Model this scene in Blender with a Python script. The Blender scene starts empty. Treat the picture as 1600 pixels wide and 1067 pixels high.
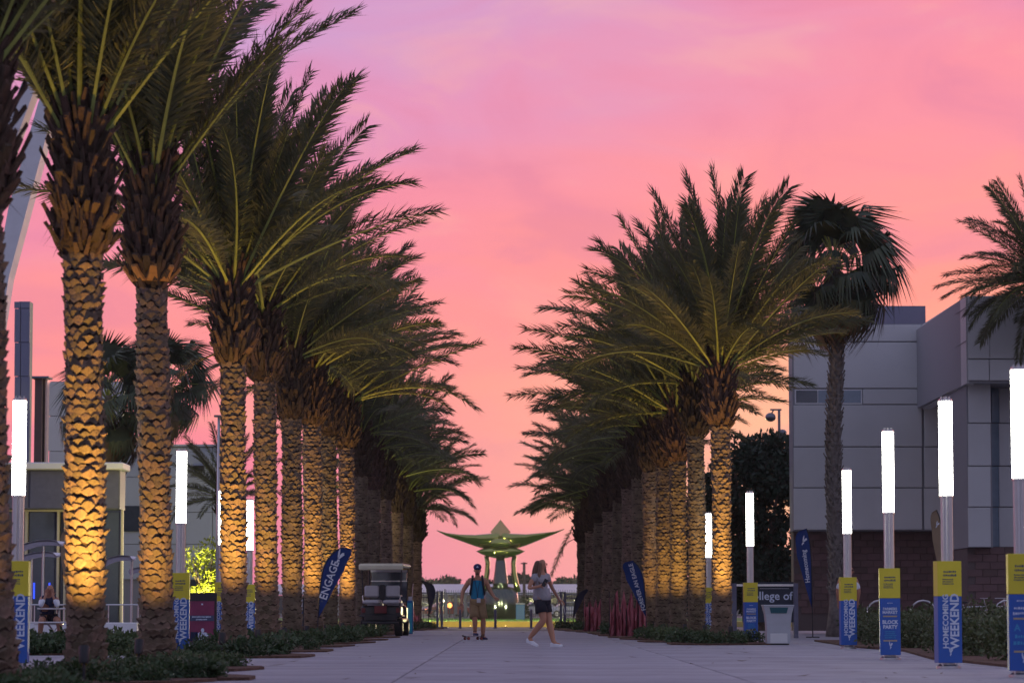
import bpy, math, random
import numpy as np
from mathutils import Vector, Matrix, Euler, Quaternion

random.seed(7)
rng = np.random.default_rng(7)
R = math.radians
S = bpy.context.scene
col = S.collection

# ------------------------------------------------------------------ camera
F = 4700.0                      # focal length in photo pixels (photo 1600 wide)
HC = 0.72                       # camera height
YH = 952.0                      # horizon row
PITCH = math.atan((YH - 533.5) / F)
cam_d = bpy.data.cameras.new('camera')
cam = bpy.data.objects.new('camera', cam_d)
col.objects.link(cam)
cam.location = (0, 0, HC)
cam.rotation_euler = (R(90) + PITCH, 0, 0)
cam_d.sensor_width = 36
cam_d.lens = 36 * F / 1600
cam_d.clip_start = 0.5
cam_d.clip_end = 6000
cam_d.dof.use_dof = True
cam_d.dof.focus_distance = 62
cam_d.dof.aperture_fstop = 3.6
S.camera = cam

# ------------------------------------------------------------------ world
W_ = bpy.data.worlds.new('World')
S.world = W_
W_.use_nodes = True
nt = W_.node_tree
nt.nodes.clear()
N = nt.nodes.new
L = nt.links.new


def mth(op, a, b=None, c=None, clamp=False):
    n = N('ShaderNodeMath'); n.operation = op; n.use_clamp = clamp
    for i, v in enumerate((a, b, c)):
        if v is None: continue
        if isinstance(v, (int, float)): n.inputs[i].default_value = v
        else: L(v, n.inputs[i])
    return n.outputs[0]


def wmix(f, a, b):
    n = N('ShaderNodeMix'); n.data_type = 'RGBA'
    if isinstance(f, (int, float)): n.inputs[0].default_value = f
    else: L(f, n.inputs[0])
    for k, v in ((6, a), (7, b)):
        if isinstance(v, tuple): n.inputs[k].default_value = (*v, 1)
        else: L(v, n.inputs[k])
    return n.outputs[2]


def ramp(fac, stops, interp='EASE'):
    n = N('ShaderNodeValToRGB')
    cr = n.color_ramp; cr.interpolation = interp
    while len(cr.elements) < len(stops): cr.elements.new(0.5)
    for e, (p, c) in zip(cr.elements, stops):
        e.position = p; e.color = (*c, 1)
    L(fac, n.inputs[0])
    return n.outputs[0]


def lin(r, g, b):
    f = lambda v: ((v / 255 + 0.055) / 1.055) ** 2.4 if v > 10 else v / 3294.0
    return (f(r), f(g), f(b))


tc = N('ShaderNodeTexCoord')
sep = N('ShaderNodeSeparateXYZ'); L(tc.outputs['Generated'], sep.inputs[0])
dx, dy, dz = sep.outputs
# clouds: long streaks, warped
mp = N('ShaderNodeMapping'); mp.inputs['Scale'].default_value = (7, 3, 34)
mp.inputs['Rotation'].default_value = (0, R(-9), 0)
L(tc.outputs['Generated'], mp.inputs[0])
nz = N('ShaderNodeTexNoise'); nz.inputs['Scale'].default_value = 1.0
nz.inputs['Detail'].default_value = 5; nz.inputs['Roughness'].default_value = 0.5
nz.inputs['Distortion'].default_value = 0.6
L(mp.outputs[0], nz.inputs['Vector'])
mp2 = N('ShaderNodeMapping'); mp2.inputs['Scale'].default_value = (11, 4, 26)
mp2.inputs['Location'].default_value = (3.3, 1, 7.1)
mp2.inputs['Rotation'].default_value = (0, R(12), 0)
L(tc.outputs['Generated'], mp2.inputs[0])
nz2 = N('ShaderNodeTexNoise'); nz2.inputs['Scale'].default_value = 1.3
nz2.inputs['Detail'].default_value = 6; nz2.inputs['Distortion'].default_value = 0.9
L(mp2.outputs[0], nz2.inputs['Vector'])
zz = mth('ADD', dz, mth('MULTIPLY', mth('SUBTRACT', nz.outputs[0], 0.5), 0.075))
zr = mth('MAXIMUM', zz, 0.0)
left = ramp(zr, [(0.0, lin(224, 128, 166)), (0.045, lin(242, 130, 160)), (0.075, lin(254, 146, 150)),
                 (0.10, lin(252, 146, 154)), (0.13, lin(242, 140, 168)), (0.165, lin(224, 146, 190)),
                 (0.195, lin(206, 156, 206)), (0.23, lin(178, 166, 215)), (0.5, lin(168, 164, 200)), (1.0, lin(150, 154, 188))])
right = ramp(zr, [(0.0, lin(250, 178, 158)), (0.04, lin(254, 202, 158)), (0.075, lin(255, 184, 150)),
                  (0.105, lin(255, 150, 144)), (0.14, lin(253, 149, 154)), (0.18, lin(245, 142, 164)),
                  (0.22, lin(230, 142, 182)), (0.27, lin(195, 155, 205)), (0.5, lin(172, 164, 198)), (1.0, lin(150, 154, 188))])
fx = N('ShaderNodeMapRange'); fx.interpolation_type = 'SMOOTHSTEP'
fx.inputs['From Min'].default_value = -0.10; fx.inputs['From Max'].default_value = 0.15
L(mth('ADD', dx, mth('MULTIPLY', mth('SUBTRACT', nz2.outputs[0], 0.5), 0.16)), fx.inputs[0])
sunset = wmix(fx.outputs[0], left, right)
# purple cloud veils
cl = N('ShaderNodeMapRange'); cl.interpolation_type = 'SMOOTHSTEP'
cl.inputs['From Min'].default_value = 0.44; cl.inputs['From Max'].default_value = 0.72
L(nz2.outputs[0], cl.inputs[0])
sunset = wmix(mth('MULTIPLY', cl.outputs[0], 0.40), sunset, lin(206, 118, 166))
cl2 = N('ShaderNodeMapRange'); cl2.interpolation_type = 'SMOOTHSTEP'
cl2.inputs['From Min'].default_value = 0.46; cl2.inputs['From Max'].default_value = 0.28
L(nz2.outputs[0], cl2.inputs[0])
sunset = wmix(mth('MULTIPLY', cl2.outputs[0], 0.28), sunset, lin(255, 184, 160))
# dusk on the side away from the sunset
back = ramp(zr, [(0.0, lin(152, 148, 176)), (0.15, lin(160, 158, 190)), (0.5, lin(155, 160, 195)), (1.0, lin(150, 156, 192))])
fb = N('ShaderNodeMapRange'); fb.interpolation_type = 'SMOOTHSTEP'
fb.inputs['From Min'].default_value = -0.3; fb.inputs['From Max'].default_value = 0.75
L(dy, fb.inputs[0])
skyc = wmix(fb.outputs[0], back, sunset)
bg = N('ShaderNodeBackground'); L(skyc, bg.inputs[0]); bg.inputs[1].default_value = 1.0
SUN_EL, SUN_AZ = 1.0, 14.0
sky = N('ShaderNodeTexSky'); sky.sky_type = 'NISHITA'; sky.sun_disc = False
sky.sun_elevation = R(SUN_EL); sky.sun_rotation = R(SUN_AZ)
bg2 = N('ShaderNodeBackground'); L(sky.outputs[0], bg2.inputs[0]); bg2.inputs[1].default_value = 0.012
ad = N('ShaderNodeAddShader'); L(bg.outputs[0], ad.inputs[0]); L(bg2.outputs[0], ad.inputs[1])
wo = N('ShaderNodeOutputWorld'); L(ad.outputs[0], wo.inputs[0])

sun_d = bpy.data.lights.new('sun', 'SUN'); sun_d.energy = 0.22; sun_d.angle = R(12)
sun_d.color = (1, 0.55, 0.45)
sun = bpy.data.objects.new('sun', sun_d); col.objects.link(sun)
dirv = Vector((math.sin(R(SUN_AZ)), math.cos(R(SUN_AZ)), math.tan(R(4))))
sun.rotation_euler = dirv.to_track_quat('Z', 'Y').to_euler()

S.view_settings.view_transform = 'Standard'
S.view_settings.look = 'None'
S.view_settings.exposure = 0.0
S.view_settings.gamma = 1.0
S.view_settings.use_curve_mapping = False
S.render.engine = 'CYCLES'
S.cycles.max_bounces = 6
S.cycles.diffuse_bounces = 4
S.cycles.glossy_bounces = 3
S.cycles.transmission_bounces = 3
S.cycles.sample_clamp_indirect = 4
S.cycles.use_denoising = True
S.cycles.caustics_reflective = False
S.cycles.caustics_refractive = False

# ------------------------------------------------------------------ pixel -> world helpers
CP, SP = math.cos(PITCH), math.sin(PITCH)


def P(px, py, Y):
    """point seen at photo pixel (px,py) that stands Y metres away"""
    u = (px - 800) / F; v = -(py - 533.5) / F
    fy = CP - v * SP; fz = v * CP + SP
    k = Y / fy
    return Vector((u * k, Y, HC + fz * k))


def G(px, py):
    u = (px - 800) / F; v = -(py - 533.5) / F
    fy = CP - v * SP; fz = v * CP + SP
    k = -HC / fz
    return Vector((u * k, fy * k, 0))


def D(s):                       # depth at which one metre covers s photo pixels
    return F / CP / s


# ------------------------------------------------------------------ materials
MAT = {}


def mat(name, color, rough=0.7, metal=0.0, noise=0.0, nscale=5.0, color2=None, bump=0.0, bscale=None,
        emit=None, estr=0.0, trans=0.0, alpha=None, spec=None, stretch=None, rand=0.0, coat=0.0):
    m = bpy.data.materials.new(name); m.use_nodes = True
    t = m.node_tree; b = t.nodes['Principled BSDF']
    b.inputs['Base Color'].default_value = (*color, 1)
    b.inputs['Roughness'].default_value = rough
    b.inputs['Metallic'].default_value = metal
    if spec is not None: b.inputs['Specular IOR Level'].default_value = spec
    if coat: b.inputs['Coat Weight'].default_value = coat
    last = None
    tcn = t.nodes.new('ShaderNodeTexCoord'); mpn = t.nodes.new('ShaderNodeMapping')
    t.links.new(tcn.outputs['Object'], mpn.inputs[0])
    if stretch: mpn.inputs['Scale'].default_value = stretch
    if noise > 0 or color2:
        n = t.nodes.new('ShaderNodeTexNoise'); n.inputs['Scale'].default_value = nscale
        n.inputs['Detail'].default_value = 6; n.inputs['Roughness'].default_value = 0.6
        t.links.new(mpn.outputs[0], n.inputs['Vector'])
        cr = t.nodes.new('ShaderNodeValToRGB')
        cr.color_ramp.elements[0].position = 0.3; cr.color_ramp.elements[1].position = 0.7
        c2 = color2 or tuple(min(1, c * (1 + noise)) for c in color)
        c1 = color if color2 else tuple(c * (1 - noise) for c in color)
        cr.color_ramp.elements[0].color = (*c1, 1); cr.color_ramp.elements[1].color = (*c2, 1)
        t.links.new(n.outputs[0], cr.inputs[0]); last = cr.outputs[0]
        if rough < 0.9:
            mr = t.nodes.new('ShaderNodeMapRange'); mr.inputs['To Min'].default_value = rough * 0.8
            mr.inputs['To Max'].default_value = min(1, rough * 1.2)
            t.links.new(n.outputs[0], mr.inputs[0]); t.links.new(mr.outputs[0], b.inputs['Roughness'])
    if rand > 0:
        oi = t.nodes.new('ShaderNodeObjectInfo')
        hs = t.nodes.new('ShaderNodeHueSaturation')
        mr = t.nodes.new('ShaderNodeMapRange'); mr.inputs['To Min'].default_value = 1 - rand; mr.inputs['To Max'].default_value = 1 + rand
        t.links.new(oi.outputs['Random'], mr.inputs[0]); t.links.new(mr.outputs[0], hs.inputs['Value'])
        mh = t.nodes.new('ShaderNodeMath'); mh.operation = 'MULTIPLY_ADD'
        mh.inputs[1].default_value = -0.05 * min(1, rand * 3); mh.inputs[2].default_value = 0.5 + 0.025 * min(1, rand * 3)
        t.links.new(oi.outputs['Random'], mh.inputs[0]); t.links.new(mh.outputs[0], hs.inputs['Hue'])
        if last: t.links.new(last, hs.inputs['Color'])
        else: hs.inputs['Color'].default_value = (*color, 1)
        last = hs.outputs[0]
    if last: t.links.new(last, b.inputs['Base Color'])
    if bump > 0:
        n2 = t.nodes.new('ShaderNodeTexNoise'); n2.inputs['Scale'].default_value = bscale or nscale * 4
        n2.inputs['Detail'].default_value = 5
        t.links.new(mpn.outputs[0], n2.inputs['Vector'])
        bp = t.nodes.new('ShaderNodeBump'); bp.inputs['Strength'].default_value = bump
        bp.inputs['Distance'].default_value = 0.02
        t.links.new(n2.outputs[0], bp.inputs['Height']); t.links.new(bp.outputs[0], b.inputs['Normal'])
    if emit:
        b.inputs['Emission Color'].default_value = (*emit, 1); b.inputs['Emission Strength'].default_value = estr
    if trans > 0:
        tr = t.nodes.new('ShaderNodeBsdfTranslucent'); mx = t.nodes.new('ShaderNodeMixShader')
        mx.inputs[0].default_value = trans
        if last: t.links.new(last, tr.inputs[0])
        else: tr.inputs[0].default_value = (*color, 1)
        t.links.new(b.outputs[0], mx.inputs[1]); t.links.new(tr.outputs[0], mx.inputs[2])
        t.links.new(mx.outputs[0], t.nodes['Material Output'].inputs[0])
    if alpha is not None: b.inputs['Alpha'].default_value = alpha
    MAT[name] = m
    return m


mat('concrete', (0.31, 0.305, 0.345), 0.75, noise=0.30, nscale=0.7, bump=0.25, bscale=60, rand=0.05)
mat('concrete_base', (0.08, 0.08, 0.085), 0.9, noise=0.2, nscale=3)
mat('asphalt', (0.13, 0.125, 0.14), 0.8, noise=0.2, nscale=2, bump=0.2, bscale=50)
mat('soil', (0.05, 0.045, 0.035), 0.95, noise=0.4, nscale=0.4)
mat('mulch', (0.09, 0.045, 0.028), 0.95, noise=0.5, nscale=9, bump=0.8, bscale=30)
mat('lawn', (0.09, 0.20, 0.03), 0.9, noise=0.35, nscale=2, bump=0.5, bscale=40)
mat('kerb_yellow_lit', (0.55, 0.42, 0.12), 0.7, noise=0.15, nscale=2)  # warm yellow light on the kerb is put into its colour
mat('trunk', (0.11, 0.075, 0.052), 0.9, color2=(0.29, 0.205, 0.14), nscale=4.5, bump=0.7, bscale=40, rand=0.22)
mat('boot', (0.05, 0.032, 0.022), 0.95, color2=(0.13, 0.082, 0.05), nscale=6, bump=0.7, bscale=30, rand=0.25)
mat('fibre', (0.05, 0.03, 0.02), 0.95, noise=0.4, nscale=14, bump=0.8, bscale=40)
mat('cut_frond', (0.42, 0.20, 0.06), 0.8, noise=0.25, nscale=14, bump=0.5)
mat('leaflet', (0.115, 0.128, 0.062), 0.5, color2=(0.155, 0.165, 0.085), nscale=2.2, trans=0.42, rand=0.3)
mat('dry_leaflet', (0.14, 0.095, 0.055), 0.8, noise=0.3, nscale=3, trans=0.15, rand=0.2)
mat('rachis', (0.30, 0.34, 0.08), 0.5, noise=0.2, nscale=3)
mat('fan_leaf', (0.06, 0.082, 0.045), 0.6, noise=0.35, nscale=3, trans=0.15, rand=0.25)
mat('fan_trunk', (0.13, 0.11, 0.10), 0.9, color2=(0.27, 0.235, 0.21), nscale=8, bump=0.8, bscale=30)
mat('oak_leaf', (0.028, 0.05, 0.028), 0.7, noise=0.4, nscale=1.5, trans=0.1)
mat('far_leaf', (0.03, 0.05, 0.03), 0.8, noise=0.4, nscale=0.6)
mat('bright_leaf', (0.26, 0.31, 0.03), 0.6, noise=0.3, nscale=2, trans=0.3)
mat('bush_leaf', (0.045, 0.075, 0.03), 0.6, color2=(0.09, 0.11, 0.045), nscale=3, trans=0.15, rand=0.25)
mat('cover_leaf', (0.04, 0.075, 0.028), 0.55, color2=(0.07, 0.115, 0.04), nscale=4, trans=0.15, rand=0.25)
mat('bark', (0.12, 0.09, 0.07), 0.9, noise=0.3, nscale=8, bump=0.6)
mat('panel', (0.62, 0.615, 0.62), 0.6, noise=0.05, nscale=0.8, bump=0.03, bscale=30, rand=0.05)
mat('column_lit_panel', (0.52, 0.57, 0.64), 0.6, noise=0.05, nscale=0.8, rand=0.05)  # bluish light of the nearby column put into a paler panel colour
mat('joint', (0.30, 0.30, 0.32), 0.8)
mat('brick', (0.17, 0.105, 0.10), 0.85, noise=0.15, nscale=3, rand=0.18)
mat('mortar', (0.15, 0.115, 0.11), 0.9)
mat('sunset_pink_panel', (0.75, 0.55, 0.58), 0.35, metal=0.4, noise=0.05)  # pink sunset reflection on the roof slope put into the colour
mat('roof_grey', (0.20, 0.21, 0.30), 0.5, noise=0.06, nscale=0.5)
mat('glass', (0.05, 0.07, 0.09), 0.08, noise=0.1, spec=0.9)
mat('glass_blue', (0.20, 0.27, 0.34), 0.12, noise=0.1, spec=0.8)
mat('alu', (0.62, 0.60, 0.60), 0.32, metal=0.9, noise=0.06, nscale=6)
mat('alu_dark', (0.20, 0.20, 0.22), 0.4, metal=0.8, noise=0.1)
mat('cream_metal', (0.62, 0.56, 0.40), 0.5, noise=0.05)
mat('white_paint', (0.74, 0.73, 0.76), 0.5, noise=0.05, nscale=2)
mat('tube_glow', (0.9, 0.9, 0.85), 0.4, emit=(1.0, 1.0, 0.90), estr=16.0)
mat('sign_yellow', (0.72, 0.60, 0.035), 0.5, noise=0.05, nscale=4)
mat('sign_blue', (0.022, 0.105, 0.44), 0.5, noise=0.06, nscale=4)
mat('sign_ink', (0.05, 0.07, 0.14), 0.6)
mat('sign_white', (0.62, 0.68, 0.82), 0.6)
mat('sign_tan', (0.45, 0.36, 0.22), 0.6)
mat('sign_cyan', (0.05, 0.30, 0.55), 0.6)
mat('flag_blue', (0.012, 0.045, 0.20), 0.7, noise=0.12, nscale=3, trans=0.15)
mat('flag_dark', (0.03, 0.03, 0.06), 0.7, noise=0.12, nscale=3, trans=0.1)
mat('flag_tan', (0.30, 0.21, 0.13), 0.7, noise=0.12, nscale=3, trans=0.1)
mat('flag_white', (0.7, 0.72, 0.8), 0.7)
mat('black_plastic', (0.015, 0.015, 0.018), 0.5, noise=0.3)
mat('rubber', (0.012, 0.012, 0.012), 0.85, noise=0.3, nscale=20)
mat('cart_black', (0.012, 0.012, 0.014), 0.35, noise=0.3, coat=0.3)
mat('cart_cream', (0.70, 0.64, 0.46), 0.4, noise=0.08, nscale=3)
mat('vinyl_white', (0.50, 0.47, 0.49), 0.5, noise=0.07, nscale=5)
mat('red_glow', (0.13, 0.010, 0.012), 0.4, noise=0.2)
mat('chrome_lawn_tint', (0.34, 0.36, 0.12), 0.08, metal=1.0, noise=0.04, nscale=0.7)  # lawn and floodlight reflections put into the steel's colour as olive-gold tint
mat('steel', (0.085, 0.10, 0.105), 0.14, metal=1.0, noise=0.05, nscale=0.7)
mat('kiosk_teal', (0.02, 0.32, 0.42), 0.5, noise=0.05)
mat('kiosk_blue', (0.01, 0.11, 0.30), 0.5, noise=0.05)
mat('bin_grey', (0.42, 0.43, 0.47), 0.6, noise=0.06, nscale=4)
mat('bin_teal', (0.02, 0.10, 0.12), 0.5)
mat('sign_navy', (0.012, 0.022, 0.045), 0.5, noise=0.1)
mat('poster', (0.16, 0.018, 0.06), 0.5, color2=(0.26, 0.03, 0.10), nscale=3)
mat('pink_net', (0.48, 0.09, 0.12), 0.8, color2=(0.70, 0.28, 0.32), nscale=4, trans=0.2, stretch=(6, 6, 1))
mat('fence_metal', (0.05, 0.05, 0.075), 0.5, noise=0.2)
mat('gate_metal', (0.12, 0.12, 0.18), 0.5, noise=0.2)
mat('skin', (0.42, 0.20, 0.13), 0.55, noise=0.06, nscale=8)
mat('skin_tan', (0.44, 0.21, 0.125), 0.55, noise=0.06, nscale=8)
mat('hair_brown', (0.13, 0.065, 0.035), 0.5, noise=0.35, nscale=30, stretch=(1, 1, 0.1))
mat('hair_dark', (0.02, 0.013, 0.01), 0.6, noise=0.3)
mat('tank_blue', (0.012, 0.20, 0.36), 0.8, noise=0.12, nscale=7, bump=0.3, bscale=15)
mat('shirt_grey', (0.31, 0.29, 0.31), 0.85, noise=0.08, nscale=7, bump=0.3, bscale=15)
mat('khaki', (0.25, 0.16, 0.08), 0.85, noise=0.1, nscale=7, bump=0.3, bscale=15)
mat('black_cloth', (0.012, 0.012, 0.02), 0.85, noise=0.2, nscale=7)
mat('navy_cloth', (0.012, 0.02, 0.06), 0.85, noise=0.2, nscale=7)
mat('white_cloth', (0.68, 0.70, 0.78), 0.85, noise=0.06, nscale=7)
mat('shoe_navy', (0.02, 0.025, 0.09), 0.7)
mat('shoe_white', (0.75, 0.75, 0.8), 0.6)
mat('wheel_red', (0.25, 0.05, 0.04), 0.6)
mat('cap_purple', (0.035, 0.025, 0.11), 0.8)
mat('car_silver', (0.42, 0.43, 0.48), 0.3, metal=0.5, noise=0.05)
mat('car_red', (0.28, 0.03, 0.03), 0.3, noise=0.05)
mat('car_white', (0.62, 0.62, 0.66), 0.3, noise=0.05)
mat('amber_lamp', (1, 0.4, 0.1), 0.4, emit=(1.0, 0.35, 0.08), estr=4)
mat('white_lamp', (1, 0.95, 0.8), 0.4, emit=(1.0, 0.9, 0.65), estr=6)
mat('blue_lamp', (0.05, 0.1, 1), 0.4, emit=(0.04, 0.10, 1.0), estr=1.2)
mat('spot_lens', (1, 0.7, 0.3), 0.3, emit=(1.0, 0.6, 0.2), estr=3)


# ------------------------------------------------------------------ mesh builder
class MB:
    def __init__(s): s.v = []; s.f = []; s.mi = []; s.cur = 0

    def add(s, v, f):
        o = len(s.v); s.v += [tuple(p) for p in v]
        s.f += [tuple(i + o for i in q) for q in f]; s.mi += [s.cur] * len(f)
        return s

    def box(s, c, d, rz=0, bev=0.0, M=None):
        x, y, z = d[0] / 2, d[1] / 2, d[2] / 2
        if bev > 0:
            b = min(bev, x * .9, y * .9, z * .9)
            ring = lambda zz, k: [(-x + k, -y, zz), (x - k, -y, zz), (x, -y + k, zz), (x, y - k, zz), (x - k, y, zz), (-x + k, y, zz), (-x, y - k, zz), (-x, -y + k, zz)]
            ins = lambda zz: [(-x + b, -y + b, zz), (x - b, -y + b, zz), (x - b, -y + b, zz), (x - b, y - b, zz), (x - b, y - b, zz), (-x + b, y - b, zz), (-x + b, y - b, zz), (-x + b, -y + b, zz)]
            vs = ins(-z) + ring(-z + b, b) + ring(z - b, b) + ins(z)
            fs = []
            for r_ in range(3):
                for i in range(8):
                    j = (i + 1) % 8; a = r_ * 8
                    fs.append((a + i, a + j, a + 8 + j, a + 8 + i))
            fs.append((7, 5, 3, 1)); fs.append((24, 26, 28, 30))
        else:
            vs = [(i, j, k) for k in (-z, z) for j in (-y, y) for i in (-x, x)]
            fs = [(0, 2, 3, 1), (4, 5, 7, 6), (0, 1, 5, 4), (2, 6, 7, 3), (0, 4, 6, 2), (1, 3, 7, 5)]
        c_, s_ = math.cos(rz), math.sin(rz)
        vs = [(p[0] * c_ - p[1] * s_, p[0] * s_ + p[1] * c_, p[2]) for p in vs]
        if M is not None: vs = [tuple(M @ Vector(p)) for p in vs]
        return s.add([(p[0] + c[0], p[1] + c[1], p[2] + c[2]) for p in vs], fs)

    def path(s, pts, rad, n=8, cap=True, flat=1.0):
        pts = [Vector(p) for p in pts]
        if not hasattr(rad, '__len__'): rad = [rad] * len(pts)
        vs = []; up = None
        for i, p in enumerate(pts):
            t = (pts[min(i + 1, len(pts) - 1)] - pts[max(i - 1, 0)]).normalized()
            if up is None:
                up = Vector((0, 0, 1)) if abs(t.z) < 0.9 else Vector((0, 1, 0))
            a = t.cross(up)
            if a.length < 1e-4: a = t.cross(Vector((1, 0, 0)))
            a.normalize(); b = a.cross(t).normalized(); up = b
            for k in range(n):
                an = 2 * math.pi * k / n
                vs.append(p + (a * math.cos(an) + b * math.sin(an) * flat) * rad[i])
        fs = []
        for i in range(len(pts) - 1):
            for k in range(n):
                j = (k + 1) % n
                fs.append((i * n + k, i * n + j, (i + 1) * n + j, (i + 1) * n + k))
        if cap:
            fs.append(tuple(range(n - 1, -1, -1))); m = (len(pts) - 1) * n
            fs.append(tuple(range(m, m + n)))
        return s.add(vs, fs)

    def tube(s, a, b, r, r2=None, n=10): return s.path([a, b], [r, r if r2 is None else r2], n)

    def prism(s, poly, y0, y1, c=(0, 0, 0)):
        """poly in xz, extruded from y0 to y1"""
        n = len(poly)
        vs = [(p[0] + c[0], y0 + c[1], p[1] + c[2]) for p in poly] + [(p[0] + c[0], y1 + c[1], p[1] + c[2]) for p in poly]
        fs = [tuple(range(n)), tuple(range(2 * n - 1, n - 1, -1))]
        fs += [(i, i + n, (i + 1) % n + n, (i + 1) % n) for i in range(n)]
        return s.add(vs, fs)

    def slab(s, poly, z0, z1):
        n = len(poly)
        vs = [(p[0], p[1], z0) for p in poly] + [(p[0], p[1], z1) for p in poly]
        fs = [tuple(range(n - 1, -1, -1)), tuple(range(n, 2 * n))]
        fs += [(i, (i + 1) % n, (i + 1) % n + n, i + n) for i in range(n)]
        return s.add(vs, fs)

    def ball(s, c, r, nu=14, nv=9):
        if not hasattr(r, '__len__'): r = (r, r, r)
        vs = []; fs = []
        for j in range(nv + 1):
            ph = math.pi * j / nv
            for i in range(nu):
                th = 2 * math.pi * i / nu
                vs.append((c[0] + r[0] * math.sin(ph) * math.cos(th), c[1] + r[1] * math.sin(ph) * math.sin(th), c[2] + r[2] * math.cos(ph)))
        for j in range(nv):
            for i in range(nu):
                k = (i + 1) % nu
                fs.append((j * nu + i, (j + 1) * nu + i, (j + 1) * nu + k, j * nu + k))
        return s.add(vs, fs)

    def mesh(s, name, m, smooth=False):
        me = bpy.data.meshes.new(name)
        me.from_pydata(s.v, [], s.f); me.update()
        for q in (m if isinstance(m, (list, tuple)) else [m]): me.materials.append(MAT[q])
        if isinstance(m, (list, tuple)):
            me.polygons.foreach_set("material_index", s.mi)
        if smooth: me.polygons.foreach_set('use_smooth', [True] * len(me.polygons))
        return me

    def build(s, name, m, parent=None, smooth=False, loc=None, kind=None, label=None):
        return link(s.mesh(name, m, smooth), name, parent, loc, kind, label)


def link(me, name, parent=None, loc=None, kind=None, label=None, rot=None, scale=None):
    o = bpy.data.objects.new(name, me); col.objects.link(o)
    if parent: o.parent = parent
    if loc is not None: o.location = loc
    if rot is not None: o.rotation_euler = rot
    if scale is not None: o.scale = scale if hasattr(scale, '__len__') else (scale,) * 3
    if kind: o['kind'] = kind
    if label: o['label'] = label
    return o


def tag(o, label=None, cat=None, group=None, kind=None):
    if label: o['label'] = label
    if cat: o['category'] = cat
    if group: o['group'] = group
    if kind: o['kind'] = kind
    return o


def thing(name, label, cat, loc=(0, 0, 0), rz=0, group=None):
    o = bpy.data.objects.new(name, None); col.objects.link(o)
    o.empty_display_size = 0.2
    o.location = loc; o.rotation_euler = (0, 0, rz)
    return tag(o, label, cat, group)


def text(body, size, m, parent, loc, rz=0.0, tilt=0.0, bold=0.0, sx=1.0, align='CENTER', name='lettering', sp=1.0, vert=False):
    c = bpy.data.curves.new(name, 'FONT'); c.body = body; c.size = size
    c.align_x = align; c.align_y = 'CENTER'; c.offset = bold; c.extrude = 0.0012
    c.space_character = sp; c.resolution_u = 2
    c.materials.append(MAT[m])
    o = bpy.data.objects.new(name, c); col.objects.link(o); o.parent = parent
    M_ = Matrix.Rotation(rz, 4, 'Z') @ Matrix.Rotation(R(90), 4, 'X') @ Matrix.Rotation(tilt, 4, 'Z')
    M_ = Matrix.Translation(loc) @ M_ @ Matrix.Diagonal((sx, 1, 1, 1))
    o.matrix_local = M_
    return o


# ------------------------------------------------------------------ ground
g = MB(); g.add([(-2500, -300, -0.06), (2500, -300, -0.06), (2500, 4500, -0.06), (-2500, 4500, -0.06)], [(0, 1, 2, 3)])
g.build('ground', 'soil', kind='structure')
pv = MB(); pv.slab([(-16, 8), (16, 8), (16, 103), (-16, 103)], -0.05, -0.012)
pave = pv.build('pavement', 'concrete_base', kind='structure')
slab_mesh = {}
random.seed(3)


def slab_me(w, d):
    k = (w, d)
    if k not in slab_mesh:
        slab_mesh[k] = MB().box((0, 0, 0), (w - 0.022, d - 0.022, 0.04), bev=0.008).mesh('slab', 'concrete')
    return slab_mesh[k]


xe = [-15.6, -12, -8.4, -4.8, -1.2, 2.4, 6.0, 9.6, 13.2]
for i in range(len(xe) - 1):
    w = round(xe[i + 1] - xe[i], 2)
    y = 17.0
    while y < 102:
        link(slab_me(w, 3.6), 'slab', pave, ((xe[i] + xe[i + 1]) / 2, y + 1.8, -0.02 + random.uniform(-0.0012, 0.0012)))
        y += 3.6
rd = MB(); rd.slab([(-60, 103.05), (60, 103.05), (60, 126), (-60, 126)], -0.05, -0.004)
rd.build('road', 'asphalt', kind='structure')
kb = MB(); kb.box((0, 126.4, 0.10), (110, 0.7, 0.28), bev=0.03)
kb.build('kerb', 'kerb_yellow_lit', kind='structure')
lw = MB(); lw.slab([(-150, 126.8), (150, 126.8), (150, 262), (-150, 262)], -0.05, 0.02)
lw.build('lawn', 'lawn', kind='structure')
# lawn blades, one mass
gb = MB()
for i in range(9000):
    x = random.uniform(-9, 8); y = 127 + 95 * random.random() ** 1.5
    h = random.uniform(.05, .12); a = random.uniform(0, 3.14); w = 0.02
    gb.add([(x - w * math.cos(a), y - w * math.sin(a), 0.02), (x + w * math.cos(a), y + w * math.sin(a), 0.02), (x + random.uniform(-.04, .04), y, h)], [(0, 1, 2)])
tag(gb.build('grass', 'lawn', kind='stuff'), 'short green grass of the floodlit lawn around the sculpture')
rd2 = MB(); rd2.slab([(-300, 262.1), (300, 262.1), (300, 330), (-300, 330)], -0.05, 0.0)
rd2.build('far_road', 'asphalt', kind='structure')

# ------------------------------------------------------------------ date palm meshes


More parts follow.
